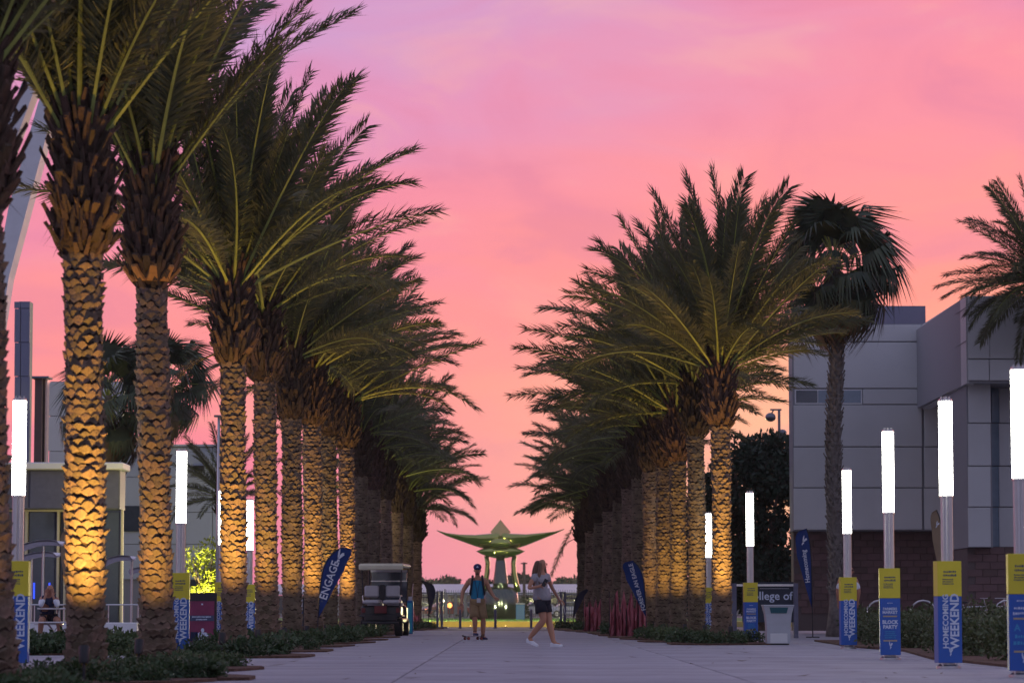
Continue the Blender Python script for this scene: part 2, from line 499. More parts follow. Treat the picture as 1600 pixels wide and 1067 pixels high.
def frond_mesh(seed, length, droop, curl, dry=False, dens=1.0, ragged=0.0, splay=1.0):
    r_ = np.random.default_rng(seed)
    n = 15
    ds = length / (n - 1)
    p = np.zeros(3); pts = [p.copy()]; dirs = []
    el = 0.0; az = 0.0
    for i in range(n - 1):
        t = i / (n - 1)
        el -= droop * (0.25 + 1.5 * t ** 1.4) / (n - 1)
        az += curl * (0.3 + 1.2 * t) / (n - 1)
        d = np.array([math.cos(el) * math.cos(az), math.cos(el) * math.sin(az), math.sin(el)])
        dirs.append(d); p = p + d * ds; pts.append(p.copy())
    dirs.append(dirs[-1]); pts = np.array(pts); dirs = np.array(dirs)
    m = MB()
    rad = [0.030 * (1 - i / (n - 1)) ** 0.8 + 0.0035 for i in range(n)]
    rad[0] = 0.055
    m.cur = 1
    m.path(pts, rad, 4, cap=False)
    m.cur = 0
    nl = int(175 * dens)
    twist = r_.uniform(-0.5, 0.5)
    for side in (-1, 1):
        for k in range(nl):
            t = 0.10 + 0.90 * (k + r_.uniform(0, .7)) / nl
            if t > 0.995: t = 0.995
            if ragged and r_.random() < ragged: continue
            fi = t * (n - 1); i0 = min(int(fi), n - 2); fr = fi - i0
            q = pts[i0] * (1 - fr) + pts[i0 + 1] * fr
            T = dirs[i0]
            Sd = np.cross(T, [0, 0, 1]); Sd /= (np.linalg.norm(Sd) + 1e-6)
            U = np.cross(Sd, T)
            tw = twist * t
            S2 = Sd * math.cos(tw) + U * math.sin(tw); U2 = U * math.cos(tw) - Sd * math.sin(tw)
            prof = min(1, (t - 0.06) / 0.22) * (1 - 0.42 * max(0, (t - 0.35) / 0.65) ** 2)
            ll = 0.58 * prof * r_.uniform(0.82, 1.12)
            if t < 0.2: ll *= 0.6
            al = R(62 - 24 * t + r_.normal(0, 6)) * splay
            be = R(r_.choice([8, 30, 42]) + r_.normal(0, 7))
            dr = T * math.cos(al) + math.sin(al) * (side * S2 * math.cos(be) + U2 * math.sin(be))
            wv = np.cross(dr, U2 * 0.8 + side * S2 * 0.3 + r_.normal(0, .25, 3)); wv /= (np.linalg.norm(wv) + 1e-6)
            w = 0.0165 * (0.8 + 0.4 * r_.random())
            mid = q + dr * ll * 0.45
            tip = q + dr * ll + np.array([0, 0, -1]) * ll * r_.uniform(0.05, 0.36)
            m.add([q, mid - wv * w, tip, mid + wv * w], [(0, 1, 2, 3)])
    return m.mesh('frond', ['dry_leaflet' if dry else 'leaflet', 'rachis' if not dry else 'dry_leaflet'])


FRONDS_UP = [frond_mesh(10 + i, 4.0, 0.18 + 0.10 * i, random.uniform(-.25, .25)) for i in range(4)]
FRONDS_MID = [frond_mesh(20 + i, 4.1, 0.36 + 0.19 * i, random.uniform(-.35, .35)) for i in range(4)]
FRONDS_LOW = [frond_mesh(30 + i, 3.7, 0.40 + 0.26 * i, random.uniform(-.4, .4)) for i in range(4)]
FROND_DRY = [frond_mesh(40 + i, 2.4, 1.5, 0.2, dry=True, dens=0.7, ragged=0.3) for i in range(2)]


def stub_geo(w, h, p, r_):
    us = (-1, -.5, 0, .5, 1)
    top = [(u * w / 2, p * (1 - .70 * u * u), h * .5 * (1 - .85 * u * u) + r_.uniform(-.006, .006)) for u in us]
    bot = [(u * w / 2 * .94, 0.006 + p * .22 * (1 - abs(u)), -h * .5 * (1 - .80 * abs(u)) - 0.004) for u in us]
    bak = [(u * w / 2 * .96, -0.012, h * .5 * (1 - .85 * u * u) + .004) for u in us]
    vs = bot + top + bak
    fs = [(i, i + 1, i + 6, i + 5) for i in range(4)] + [(5 + i, 6 + i, 11 + i, 10 + i) for i in range(4)]
    return vs, fs


def boot_geo(w, l, p, r_):
    # cut petiole base: broad at the foot, narrower at the squared tip, leaning outward
    w2 = w * r_.uniform(.35, .6)
    th = .025
    vs = [(-w / 2, -.01, 0), (w / 2, -.01, 0), (w / 2 * .8, th, 0.01), (-w / 2 * .8, th, 0.01),
          (-w2 * .7, p * .55, l * .55), (w2 * .7, p * .55, l * .55), (w2 * .6, p * .55 + th, l * .5), (-w2 * .6, p * .55 + th, l * .5),
          (-w2 / 2, p - .01, l), (w2 / 2, p, l * r_.uniform(.9, 1.05)), (w2 / 2, p + th * .8, l * .92), (-w2 / 2, p + th * .8, l * .9)]
    fs = []
    for a in (0, 4):
        for i in range(4):
            j = (i + 1) % 4
            fs.append((a + i, a + j, a + 4 + j, a + 4 + i))
    fs.append((8, 9, 10, 11))
    return vs, fs


rs = random.Random(5)
STUBS = []
for i in range(8):
    v, f = stub_geo(0.140 * rs.uniform(.92, 1.05), 0.094 * rs.uniform(.85, 1.1), 0.042 * rs.uniform(.7, 1.3), rs); STUBS.append((v, f))
BOOTS = []
for i in range(10):
    v, f = boot_geo(0.095 * rs.uniform(.7, 1.35), 0.23 * rs.uniform(.6, 1.4), 0.085 * rs.uniform(.4, 1.6), rs); BOOTS.append((v, f))
STUB_ME = [MB().add(v, f).mesh('leaf_base', 'trunk') for v, f in STUBS]
BOOT_ME = [MB().add(v, f).mesh('leaf_stub', 'boot') for v, f in BOOTS]


def add_tf(m, geo, M):
    v, f = geo
    m.add([tuple(M @ Vector(p)) for p in v], f)


def date_palm(base, top, label, group, seed, bulb=1.45, near=False, nf=58, sc=1.0, length=1.0, lean=None, dry=0, cutring=False, elev=(14, 89)):
    """base, top: world points of the trunk foot and of the place the fronds spring from"""
    r_ = random.Random(seed)
    t = thing('date_palm', label, 'palm tree', base, 0, group)
    ax = Vector(top) - Vector(base)
    H = ax.z
    hb = H - bulb                     # trunk up to the boot bulb
    nseg = 14

    def cx(z):
        u = z / H
        bend = math.sin(u * math.pi) * 0.04 * ((seed % 3) - 1)
        return Vector((ax.x * u + bend, ax.y * u, z))
    RT = 0.178 * sc

    def rad(z):
        r0 = RT * (1 + .55 * math.exp(-z / .22) + .05 * math.sin(z * 2.1 + seed))
        return r0
    core = MB(); zs = [hb * i / nseg for i in range(nseg + 1)]
    core.path([cx(z) for z in zs], [rad(z) for z in zs], 14)
    tr = core.build('trunk', 'fibre', t, smooth=True)
    rest = MB(); nparts = 0
    row = 0.082; nar = 11
    k = 0; z = 0.10
    while z < hb - 0.02:
        for j in range(nar):
            a = 2 * math.pi * (j + 0.5 * (k % 2)) / nar + r_.uniform(-.05, .05) + 0.02 * k
            rr = rad(z)
            zz = z + r_.uniform(-.018, .018)
            c = cx(zz) + Vector((math.cos(a), math.sin(a), 0)) * (rr - 0.004)
            wsc = rr / RT * (.93 + .14 * r_.random())
            i = r_.randrange(len(STUBS))
            rotz = a - math.pi / 2
            M = Matrix.Translation(c) @ Matrix.Rotation(rotz + r_.uniform(-.1, .1), 4, 'Z') @ Matrix.Rotation(r_.uniform(-.2, .25), 4, 'X') @ Matrix.Rotation(r_.uniform(-.17, .17), 4, 'Y') @ Matrix.Diagonal((wsc * sc * r_.uniform(.9, 1.1), r_.uniform(.55, 1.4) * sc, r_.uniform(.8, 1.2), 1))
            if near and math.sin(a) < -0.05 and nparts < 300:
                o = link(STUB_ME[i], 'leaf_base', t); o.matrix_local = M; nparts += 1
            else:
                add_tf(rest, STUBS[i], M)
        z += row; k += 1
    rest.build('leaf_bases', 'trunk', t, kind='stuff')
    # boot bulb

    def brad(u):                     # u 0..1 up the bulb
        if u < .10: return .185 + (.275 - .185) * (u / .10)
        return .275 + .02 * math.sin(u * 7) - .055 * max(0, (u - .6) / .4)
    bc = MB(); us = [i / 10 for i in range(11)]
    bc.path([cx(hb - .03 + bulb * u) for u in us], [brad(u) * .93 * sc for u in us], 14)
    bc.build('boot_core', 'fibre', t, smooth=True)
    rest = MB(); nb = 0
    z = 0.0; k = 0
    while z < bulb + 0.05:
        u = min(1, z / bulb)
        n_ = 19
        for j in range(n_):
            a = 2 * math.pi * (j + 0.5 * (k % 2)) / n_ + r_.uniform(-.10, .10)
            rr = brad(u) * sc
            c = cx(hb + z - 0.05 + r_.uniform(-.03, .03)) + Vector((math.cos(a), math.sin(a), 0)) * (rr - .02)
            if r_.random() < .12: continue
            i = r_.randrange(len(BOOTS))
            out = r_.uniform(-.35, .3) + (.12 if u > .5 else 0)
            ls = r_.uniform(.75, 1.25) * (1.0 + .35 * u)
            M = Matrix.Translation(c) @ Matrix.Rotation(a - math.pi / 2 + r_.uniform(-.2, .2), 4, 'Z') @ Matrix.Rotation(-out, 4, 'X') @ Matrix.Rotation(r_.uniform(-.22, .22), 4, 'Y') @ Matrix.Diagonal((sc, sc, ls * sc, 1))
            if near and math.sin(a) < 0.0 and nb < 300:
                o = link(BOOT_ME[i], 'leaf_stub', t); o.matrix_local = M; nb += 1
            else:
                add_tf(rest, BOOTS[i], M)
        z += 0.088; k += 1
    rest.build('leaf_stubs', 'boot', t, kind='stuff')
    fb_ = MB()
    for q in range(150):
        a = r_.uniform(0, 6.28); u = r_.uniform(.02, 1)
        rr = brad(u) * sc + .02
        c = cx(hb + bulb * u) + Vector((math.cos(a) * rr, math.sin(a) * rr, 0))
        d = Vector((math.cos(a) * r_.uniform(.2, 1), math.sin(a) * r_.uniform(.2, 1), r_.uniform(-1.2, .9))).normalized()
        l = r_.uniform(.08, .28); w = Vector((-math.sin(a), math.cos(a), 0)) * r_.uniform(.004, .012)
        e = c + d * l + Vector((0, 0, -l * .25))
        fb_.add([c - w, c + w, e], [(0, 1, 2)])
    fb_.build('loose_fibres', 'boot', t, kind='stuff')
    if cutring:                       # freshly cut pale band under the bulb
        cr = MB()
        for j in range(9):
            a = 2 * math.pi * j / 9
            c = cx(hb + .02) + Vector((math.cos(a), math.sin(a), 0)) * .205
            M = Matrix.Translation(c) @ Matrix.Rotation(a - math.pi / 2, 4, 'Z') @ Matrix.Rotation(-.45, 4, 'X') @ Matrix.Diagonal((1.0, 1.0, 1.1, 1))
            add_tf(cr, boot_geo(.17, .22, .05, r_), M)
        cr.build('cut_ring', 'cut_frond', t)
    # fronds
    ga = math.pi * (3 - math.sqrt(5))
    e0, e1 = elev
    length *= r_.uniform(.93, 1.07); nf = int(nf * r_.uniform(.88, 1.1)); asym = r_.uniform(0, 6.28)
    for i in range(nf):
        u = (i + .5) / nf
        el = e1 - (e1 - e0) * u ** 1.0 + r_.uniform(-10, 10)
        az = i * ga + seed + r_.uniform(-.2, .2)
        pool = FRONDS_UP if el > 62 else FRONDS_MID if el > 32 else FRONDS_LOW
        me = r_.choice(pool)
        zo = -0.05 - 0.22 * u
        rr = (.03 + .17 * u) * sc
        c = cx(H + zo) + Vector((math.cos(az) * rr, math.sin(az) * rr, 0))
        if i > 8 and r_.random() < .10: continue
        el -= (9 if e0 < 50 else 0) * math.cos(az - asym)
        s_ = length * r_.uniform(.72, 1.06) * (0.94 if el > 70 else 0.88)
        q = Matrix.Rotation(az, 4, 'Z') @ Matrix.Rotation(-R(el), 4, 'Y') @ Matrix.Rotation(r_.uniform(-.6, .6), 4, 'X')
        o = link(me, 'frond', t)
        o.matrix_local = Matrix.Translation(c) @ q @ Matrix.Scale(s_, 4)
    for i in range(dry):
        az = r_.uniform(0, 6.28) if i else math.pi
        c = cx(H - bulb * r_.uniform(.75, .95)) + Vector((math.cos(az) * .26, math.sin(az) * .26, 0))
        o = link(r_.choice(FROND_DRY), 'dry_frond', t)
        o.matrix_local = Matrix.Translation(c) @ Matrix.Rotation(az, 4, 'Z') @ Matrix.Rotation(R(r_.uniform(-10, 30)), 4, 'Y') @ Matrix.Scale(r_.uniform(.25, .45) if bulb else 1, 4)
    return t


def spotlight(loc, target, power, label, size=0.07, color=(1.0, 0.56, 0.11), cone=96, h=0.30, spill=0.25):
    t = thing('spotlight', label, 'spotlight', loc, 0, 'uplights at the feet of the trees')
    d = (Vector(target) - (Vector(loc) + Vector((0, 0, h)))).normalized()
    st = MB(); st.tube((0, 0, -.03), (0, 0, h), .016, n=8); st.box((0, 0, 0.01), (.14, .14, .02)); st.build('stake', 'black_plastic', t)
    a = Vector((0, 0, h)) - d * .06; b = Vector((0, 0, h)) + d * .12
    hd = MB(); hd.path([a, a + d * .03, b], [.035, size * .72, size * .8], 12, cap=False); hd.add([tuple(a)], [])
    hd.build('housing', 'black_plastic', t, smooth=True)
    ln = MB(); ln.path([b - d * .025, b - d * .02], [size * .72, size * .72], 12); ln.build('lens', 'spot_lens', t)
    ld = bpy.data.lights.new('lamp', 'SPOT'); ld.energy = power; ld.color = color
    ld.spot_size = R(cone); ld.spot_blend = 1.0; ld.shadow_soft_size = 0.05
    lo = bpy.data.objects.new('lamp', ld); col.objects.link(lo); lo.parent = t
    lo.location = b + d * .01
    lo.rotation_euler = d.to_track_quat('-Z', 'Y').to_euler()
    return t


# (base px, scale, crown px, crown py, label, uplight power, frond elevation range)
LEFT = [
    (-12, 184, -42, 60, 'closest date palm, its trunk cut by the left edge of the picture', 45, True),
    (135, 154, 128, 180, 'thick date palm glowing brightest amber, with the black stake light before its foot', 420, True),
    (246, 128, 234, 262, 'date palm with a pale orange cut band under its bulb, beside the weekend banner', 230, True),
    (366, 100, 363, 425, 'date palm right of the maroon poster stand, small dry frond on its left', 240, True),
    (418, 88.5, 412, 468, 'date palm left of the narrow teal info board, pressed close to its lit neighbour', 150, True),
    (457, 79, 455, 540, 'dim date palm whose foot stands behind the teal info board', 95, False),
    (490, 72, 487, 560, 'amber lit date palm just left of the blue engage flag', 200, False),
    (515, 66, 512, 588, 'date palm hidden behind the blue engage flag', 130, False),
    (543, 60, 541, 612, 'last amber lit date palm of the left row, beside the flag tip', 210, False),
    (566, 54, 563, 665, 'dark date palm right after the last lit trunk, left of the golf cart', 0, False),
    (586, 50.5, 583, 690, 'dark date palm behind the left half of the golf cart roof', 0, False),
    (604, 47.5, 602, 710, 'dark date palm behind the middle of the golf cart', 0, False),
    (621, 45, 620, 735, 'dark date palm behind the right edge of the golf cart roof', 0, False),
    (637, 43, 636, 757, 'dark date palm behind the slim teal board', 0, False),
    (650, 41.5, 652, 785, 'farthest date palm of the left row, low fronds reaching over the plaza', 0, False),
]
RIGHT = [
    (1127, 74, 1122, 560, 'big date palm nearest on the right, glowing amber beside the first light column', 240, False),
    (1088, 69, 1083, 582, 'date palm second from the light column on the right side', 95, False),
    (1059, 64, 1056, 628, 'right row date palm with amber sheen, third from the light column', 130, False),
    (1036, 60.5, 1034, 640, 'right row date palm, fourth from the light column', 90, False),
    (1014, 57, 1013, 652, 'right row date palm just right of the blue forever flag', 60, False),
    (995, 54, 996, 668, 'dark date palm directly behind the blue forever flag', 0, False),
    (979, 51, 981, 690, 'dark date palm left of the forever flag, behind red netting', 0, False),
    (963, 48.5, 966, 712, 'dark right row palm between the two red nettings', 0, False),
    (948, 46.5, 950, 730, 'dark right row palm, fourth from its far end', 0, False),
    (934, 44.5, 936, 750, 'dark right row palm, third from its far end', 0, False),
    (920, 42.8, 922, 768, 'dark right row palm, second from its far end, red netting at its foot', 0, False),
    (908, 41, 909, 788, 'farthest right row palm with one frond hanging straight down', 0, False),
]
TREES = []
for side, lst in (('left', LEFT), ('right', RIGHT)):
    for i, (bx, s, cx_, cy_, lab, pw, near) in enumerate(lst):
        Y = D(s)
        b = P(bx, YH + HC * s, Y); b.z = 0.0
        tp = P(cx_, cy_, Y)
        sd = i * 3 + (1 if side == 'left' else 50)
        e = (16, 90) if s > 56 else (2, 88)
        if side == 'left' and i < 3: e = (54, 90)
        elif s > 70: e = (24, 90)
        dryn = 2 if (side == 'left' and i in (3, 4)) else (1 if side == 'right' and i == 11 else 0)
        t = date_palm(b, tp, lab, 'date palms lining the plaza, ' + side + ' row', sd, near=near,
                      nf=56 if s > 56 else 46, cutring=(side == 'left' and i in (2,)), dry=dryn, elev=e,
                      length=(1.08 if side == 'right' else 1.0) if s > 56 else 0.92)
        TREES.append((t, b, s, pw, side, i))
        if pw:
            offx = -0.05 if side == 'left' else 0.10
            k = 1.45
            loc = Vector((b.x + offx, b.y - k, 0))
            if side == 'left' and i == 1: loc = P(131, 1063, b.y - 1.3); loc.z = 0
            spotlight(loc, (b.x, b.y + .05, 3.3 if side == 'left' and i < 3 else 5.3), pw * (2.4 if (side, i) == ('left', 1) else 1.7 if side == 'left' and i < 3 else 4.4),
                      'black stake uplight before the ' + ' '.join(lab.split(',')[0].replace('date palm', 'palm').split()[:11]), h=0.25)
# one long frond hanging down from the farthest right palm
t, b = TREES[-1][0], TREES[-1][1]
o = link(FRONDS_UP[0], 'hanging_frond', t)
o.matrix_local = Matrix.Translation((-.12, -.1, 4.2)) @ Matrix.Rotation(math.pi, 4, 'Z') @ Matrix.Rotation(R(62), 4, 'Y') @ Matrix.Scale(.60, 4)

# date palm cut by the right picture edge
Y = 78
date_palm(P(1645, 960, Y) * 1.0 - Vector((0, 0, P(1645, 960, Y).z)), P(1632, 425, Y), 'date palm whose fronds reach in from the right picture edge', None, 91, nf=84, elev=(-34, 88), length=.80)
# young date palm on the left
Y = 92
b = P(352, 970, Y); b.z = 0
date_palm(b, P(352, 765, Y), 'young low date palm half hidden behind the lit trunks on the left', None, 77, bulb=.8, nf=44, elev=(0, 85), length=.62)


# ------------------------------------------------------------------ fan palms
def fan_mesh(seed, dead=False):
    r_ = np.random.default_rng(seed)
    m = MB()
    pl = 1.0
    m.cur = 1
    m.path([(0, 0, 0), (pl * .5, 0, .02), (pl, 0, -.02)], [.022, .014, .010], 4)
    m.cur = 0
    n = 34
    for k in range(n):
        a = R(-125 + 250 * k / (n - 1))
        ll = 0.72 * (0.75 + .3 * math.cos(a * .6)) * r_.uniform(.88, 1.1)
        d = np.array([math.cos(a), math.sin(a), .10 - .25 * abs(math.sin(a))]); d /= np.linalg.norm(d)
        if dead: d = np.array([d[0] * .9, d[1] * .35, d[2] - .2])
        q = np.array([pl, 0, -.02]); mid = q + d * ll * .6
        tip = mid + d * ll * .4 + np.array([0, 0, -1]) * ll * r_.uniform(.45, 1.15)
        wv = np.cross(d, [0, 0, 1]); wv /= (np.linalg.norm(wv) + 1e-6)
        w = .036
        m.add([q, mid - wv * w, mid + wv * w, tip], [(0, 1, 2), (1, 3, 2)])
    return m.mesh('fan_leaf', ['dry_leaflet' if dead else 'fan_leaf', 'rachis' if not dead else 'dry_leaflet'])


FANS = [fan_mesh(60 + i) for i in range(4)]
FAN_DEAD = [fan_mesh(70 + i, True) for i in range(2)]


def fan_palm(base, top, r, label, seed, trunk_r=.17, group=None, nleaf=34, boots=True):
    r_ = random.Random(seed)
    t = thing('fan_palm', label, 'palm tree', base, 0, group)
    ax = Vector(top) - Vector(base); H = ax.z
    tr = MB(); zs = [H * i / 12 for i in range(13)]
    tr.path([ax * (z / H) + Vector((.05 * math.sin(z), 0, 0)) for z in zs], [trunk_r * (1.25 - .45 * z / H) + (.06 if z < .3 else 0) for z in zs], 12)
    tr.build('trunk', 'fan_trunk', t, smooth=True)
    if boots:
        m = MB(); z = 1.1; k = 0
        while z < H - .1:
            for j in range(7):
                a = 2 * math.pi * (j + .5 * (k % 2)) / 7 + r_.uniform(-.2, .2)
                rr = trunk_r * (1.25 - .45 * z / H)
                c = ax * (z / H) + Vector((.05 * math.sin(z) + math.cos(a) * (rr - .01), math.sin(a) * (rr - .01), 0))
                M = Matrix.Translation(c) @ Matrix.Rotation(a - math.pi / 2, 4, 'Z') @ Matrix.Rotation(-r_.uniform(-.1, .35), 4, 'X') @ Matrix.Rotation(r_.uniform(-.4, .4), 4, 'Y')
                add_tf(m, boot_geo(.12, .17, .04, r_), M)
            z += .11; k += 1
        m.build('leaf_bases', 'fan_trunk', t, kind='stuff')
    s0 = r / 1.62
    ga = math.pi * (3 - math.sqrt(5))
    for i in range(nleaf):
        u = (i + .5) / nleaf
        el = 85 - 150 * u
        az = i * ga + seed
        o = link(r_.choice(FANS), 'fan_leaf', t)
        o.matrix_local = Matrix.Translation(ax + Vector((0, 0, -.1 - .2 * u))) @ Matrix.Rotation(az, 4, 'Z') @ Matrix.Rotation(-R(el + r_.uniform(-8, 8)), 4, 'Y') @ Matrix.Rotation(r_.uniform(-.5, .5), 4, 'X') @ Matrix.Scale(s0 * r_.uniform(.85, 1.12), 4)
    for i in range(20):
        az = i * 2.4 + seed
        o = link(r_.choice(FAN_DEAD), 'dead_leaf', t)
        o.matrix_local = Matrix.Translation(ax + Vector((math.cos(az) * .1, math.sin(az) * .1, -.3))) @ Matrix.Rotation(az, 4, 'Z') @ Matrix.Rotation(R(r_.uniform(42, 80)), 4, 'Y') @ Matrix.Scale(s0 * r_.uniform(.9, 1.2), 4)
    return t


Y = 80
b = P(1306, 985, Y); b.z = 0
fan_palm(b, P(1304, 405, Y), 1.85, 'tall fan palm with shaggy grey trunk before the panelled building', 3, trunk_r=.175, nleaf=44)
Y = 112
b = P(170, 985, Y); b.z = 0
fan_palm(b, P(168, 618, Y), 2.2, 'fan palm behind the brightest date palm, above the shop roof', 11, group='fan palms behind the left row', boots=False)
b = P(258, 985, Y); b.z = 0
fan_palm(b, P(258, 590, Y), 1.9, 'fan palm whose leaves spread right of the trunk with the orange band', 17, group='fan palms behind the left row', boots=False)


# ------------------------------------------------------------------ leafy trees, bushes, ground cover
def leaf_cloud(n, blobs, size, r_, flat=0.0):
    m = MB()
    for i in range(n):
        c, rad = blobs[r_.randrange(len(blobs))]
        while True:
            q = Vector((r_.uniform(-1, 1), r_.uniform(-1, 1), r_.uniform(-1, 1)))
            if .35 < q.length < 1: break
        p = Vector(c) + Vector((q.x * rad[0], q.y * rad[1], q.z * rad[2]))
        d = (q + Vector((r_.uniform(-.8, .8), r_.uniform(-.8, .8), r_.uniform(-.8, .8)))).normalized()
        a = d.cross(Vector((r_.uniform(-1, 1), r_.uniform(-1, 1), r_.uniform(-1, 1)))).normalized()
        s_ = size * r_.uniform(.6, 1.3)
        m.add([p, p + d * s_ * .5 + a * s_ * .26, p + d * s_, p + d * s_ * .5 - a * s_ * .26], [(0, 1, 2, 3)])
    return m


def leafy_tree(base, h, w, label, leafm, n, size, seed, group=None, cat='tree', name='tree', trunk_h=.3, nb=14):
    r_ = random.Random(seed)
    t = thing(name, label, cat, base, 0, group)
    tk = MB()
    th = h * trunk_h
    tk.path([(0, 0, -.05), (.02, 0, th * .5), (0, 0, th), (.1, 0, h * .7)], [w * .06, w * .045, w * .04, w * .015], 8)
    for k in range(6):
        a = k * 1.05 + seed
        tk.path([(0, 0, th * .9), (math.cos(a) * w * .18, math.sin(a) * w * .18, h * .5), (math.cos(a) * w * .36, math.sin(a) * w * .36, h * .78)], [w * .028, w * .018, w * .006], 6)
    tk.build('trunk', 'bark', t, smooth=True)
    blobs = []
    for k in range(nb):
        a = r_.uniform(0, 6.28); q = r_.uniform(0, 1) ** .6
        z = r_.uniform(trunk_h + .12, .9) * h
        lim = math.sqrt(max(.05, 1 - ((z / h - .6) / .45) ** 2))
        rr = w / 2 * q * lim * .8
        s_ = w * r_.uniform(.14, .24)
        blobs.append(((math.cos(a) * rr * 1.15, math.sin(a) * rr * 1.15, z), (s_, s_, s_ * .75)))
    leaf_cloud(n, blobs, size, r_).build('crown', leafm, t)
    return t


b = P(1192, 990, 104); b.z = 0
leafy_tree(b, 6.9, 4.4, 'dark oak behind the college sign, left of the panelled building', 'oak_leaf', 26000, .21, 4, name='oak_tree', trunk_h=.0, nb=60)
b = P(1110, 990, 112); b.z = 0
leafy_tree(b, 5.0, 3.6, 'dark tree seen between the right row trunks', 'oak_leaf', 12000, .2, 8, name='oak_tree', trunk_h=.0, nb=40)
b = P(324, 985, 98); b.z = 0
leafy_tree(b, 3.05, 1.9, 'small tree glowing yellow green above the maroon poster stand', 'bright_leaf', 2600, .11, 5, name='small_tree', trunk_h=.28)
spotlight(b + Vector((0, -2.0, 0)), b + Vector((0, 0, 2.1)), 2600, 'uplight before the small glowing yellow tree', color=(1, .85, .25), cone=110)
far = [(668, 899, 46), (700, 902, 34), (716, 905, 26), (640, 900, 40), (745, 908, 24), (770, 906, 28), (796, 903, 30), (808, 897, 34), (868, 903, 36), (893, 898, 40), (925, 897, 50), (847, 907, 26)]
FARL = ['skyline tree right above the left gate post, widest of its clump', 'low skyline tree between left gate and skateboarder', 'skyline tree just left of the skateboarders head', 'skyline tree hidden behind the last left palm', 'skyline tree directly behind the skateboarder', 'skyline tree left of the sculpture column', 'skyline tree right of the sculpture column', 'skyline tree beside the utility pole', 'skyline tree just right of the walking womans hair', 'skyline tree above the right gate post', 'skyline tree hidden behind the last right palm', 'skyline tree behind the walking woman']
for i, (px, py, wd) in enumerate(far):
    Y = 480 + (i % 3) * 14
    b = P(px, 960, Y); b.z = 0
    tp = P(px, py, Y)
    leafy_tree(b, tp.z, wd / 9.8 * 1.15, FARL[i], 'far_leaf', 2600, .75, 100 + i, group='skyline trees beyond the hangar', name='far_tree', trunk_h=.0, nb=22)

# bushes to the right (behind the light columns)
bm = []
for i in range(4):
    r_ = random.Random(200 + i)
    bl = [((r_.uniform(-.3, .3), r_.uniform(-.3, .3), r_.uniform(.18, .50)), (.34, .34, .28)) for k in range(7)]
    bm.append(leaf_cloud(1300, bl, .075, r_))
mb = MB(); mb.slab([(6.35, 17), (15.8, 17), (15.8, 69), (6.9, 69), (6.5, 58), (6.75, 52), (6.1, 44), (6.2, 38), (5.85, 33), (6.0, 26)], -.01, .035)
mb.build('planting_bed', 'mulch', kind='structure')
r_ = random.Random(9)
mass = MB()
spots = [(6.95 + r_.uniform(-.1, 3.4) + (.5 if 27 + .6 * i > 58 else 0), 27 + 40 * (i / 70.0) + r_.uniform(-.4, .4)) for i in range(70)]
for i, (x, y) in enumerate(spots):
    if 800 + F * x / y > 1680: continue
    src = bm[i % 4]; rz = r_.uniform(0, 6.28); s_ = r_.uniform(.85, 1.25); c_, sn = math.cos(rz) * s_, math.sin(rz) * s_
    o = len(mass.v)
    mass.v += [(x + p[0] * c_ - p[1] * sn, y + p[0] * sn + p[1] * c_, p[2] * s_) for p in src.v]
    mass.f += [tuple(j + o for j in q_) for q_ in src.f]; mass.mi += [0] * len(src.f)
mass.build('shrubbery', 'bush_leaf', kind='stuff', label='dark olive shrubbery filling the bed behind the light columns')

# ground cover along the rows
rc = random.Random(31)
cov = []
for i in range(5):
    bl = [((rc.uniform(-.22, .22), rc.uniform(-.22, .22), rc.uniform(.05, .2)), (.22, .22, .14)) for k in range(6)]
    cov.append(leaf_cloud(420, bl, .085, rc))
nbed = 0


def cover_bed(cx0, cy0, rx, ry, n, hs, label, tip=1):
    global nbed
    pts = []
    for k in range(20):
        a = 2 * math.pi * k / 20
        q = 1 + .10 * math.sin(3 * a + nbed) + .05 * math.sin(7 * a)
        xx = math.cos(a) * rx * q
        if math.cos(a) * tip > .8: xx *= 1.28 if rx < 1.0 else 1.05
        pts.append((cx0 + xx, cy0 + math.sin(a) * ry * q))
    MB().slab(pts, -.01, .03 + .001 * (nbed % 4)).build('planting_bed', 'mulch', kind='structure')
    m = MB()
    for k in range(n):
        a = rc.uniform(0, 6.28); q = rc.uniform(0, 1) ** .5 * .86
        c = Vector((cx0 + math.cos(a) * rx * q - tip * .06, cy0 + math.sin(a) * ry * q, .02))
        src = cov[k % 5]
        s_ = hs * rc.uniform(.7, 1.25); rz = rc.uniform(0, 6.28); c_, sn = math.cos(rz) * s_, math.sin(rz) * s_
        o = len(m.v)
        m.v += [(c.x + p[0] * c_ - p[1] * sn, c.y + p[0] * sn + p[1] * c_, c.z + p[2] * s_) for p in src.v]
        m.f += [tuple(j + o for j in q_) for q_ in src.f]; m.mi += [0] * len(src.f)
    o = m.build('ground_cover', 'cover_leaf', kind='stuff', label=label)
    nbed += 1


for (t, b, s, pw, side, i) in TREES:
    if side == 'left':
        ext = 1.0 if s < 90 else .75
        if i < 3: cover_bed(b.x + .15, b.y - .2, 1.02, 2.0, 28, .55, 'leafy ground cover around the near left palms')
        else: cover_bed(b.x + .05, b.y - .3, .95 if i < 9 else .7, 2.4 if i < 9 else 2.0, 18 if i < 9 else 10, .85, 'leafy ground cover around the left palms')
    else:
        cover_bed(b.x - .1 + (.1 if i == 0 else 0), b.y - .3, .95 if i else 1.25, 2.2, 16 if i < 6 else 8, .8, 'leafy ground cover around the right palms', tip=1 if i == 0 else -1)
# low ground cover between the left trunks and the seating terrace
for k, (px, py, rx, ry) in enumerate([(95, 1022, .9, 1.0), (195, 1022, .75, 1.0), (310, 1060, .5, 1.0)]):
    gp = G(px, py)
    cover_bed(gp.x, gp.y, rx, ry, 26 if k < 2 else 10, 1.0 if k < 2 else .6, 'dark shrubs along the seating terrace')

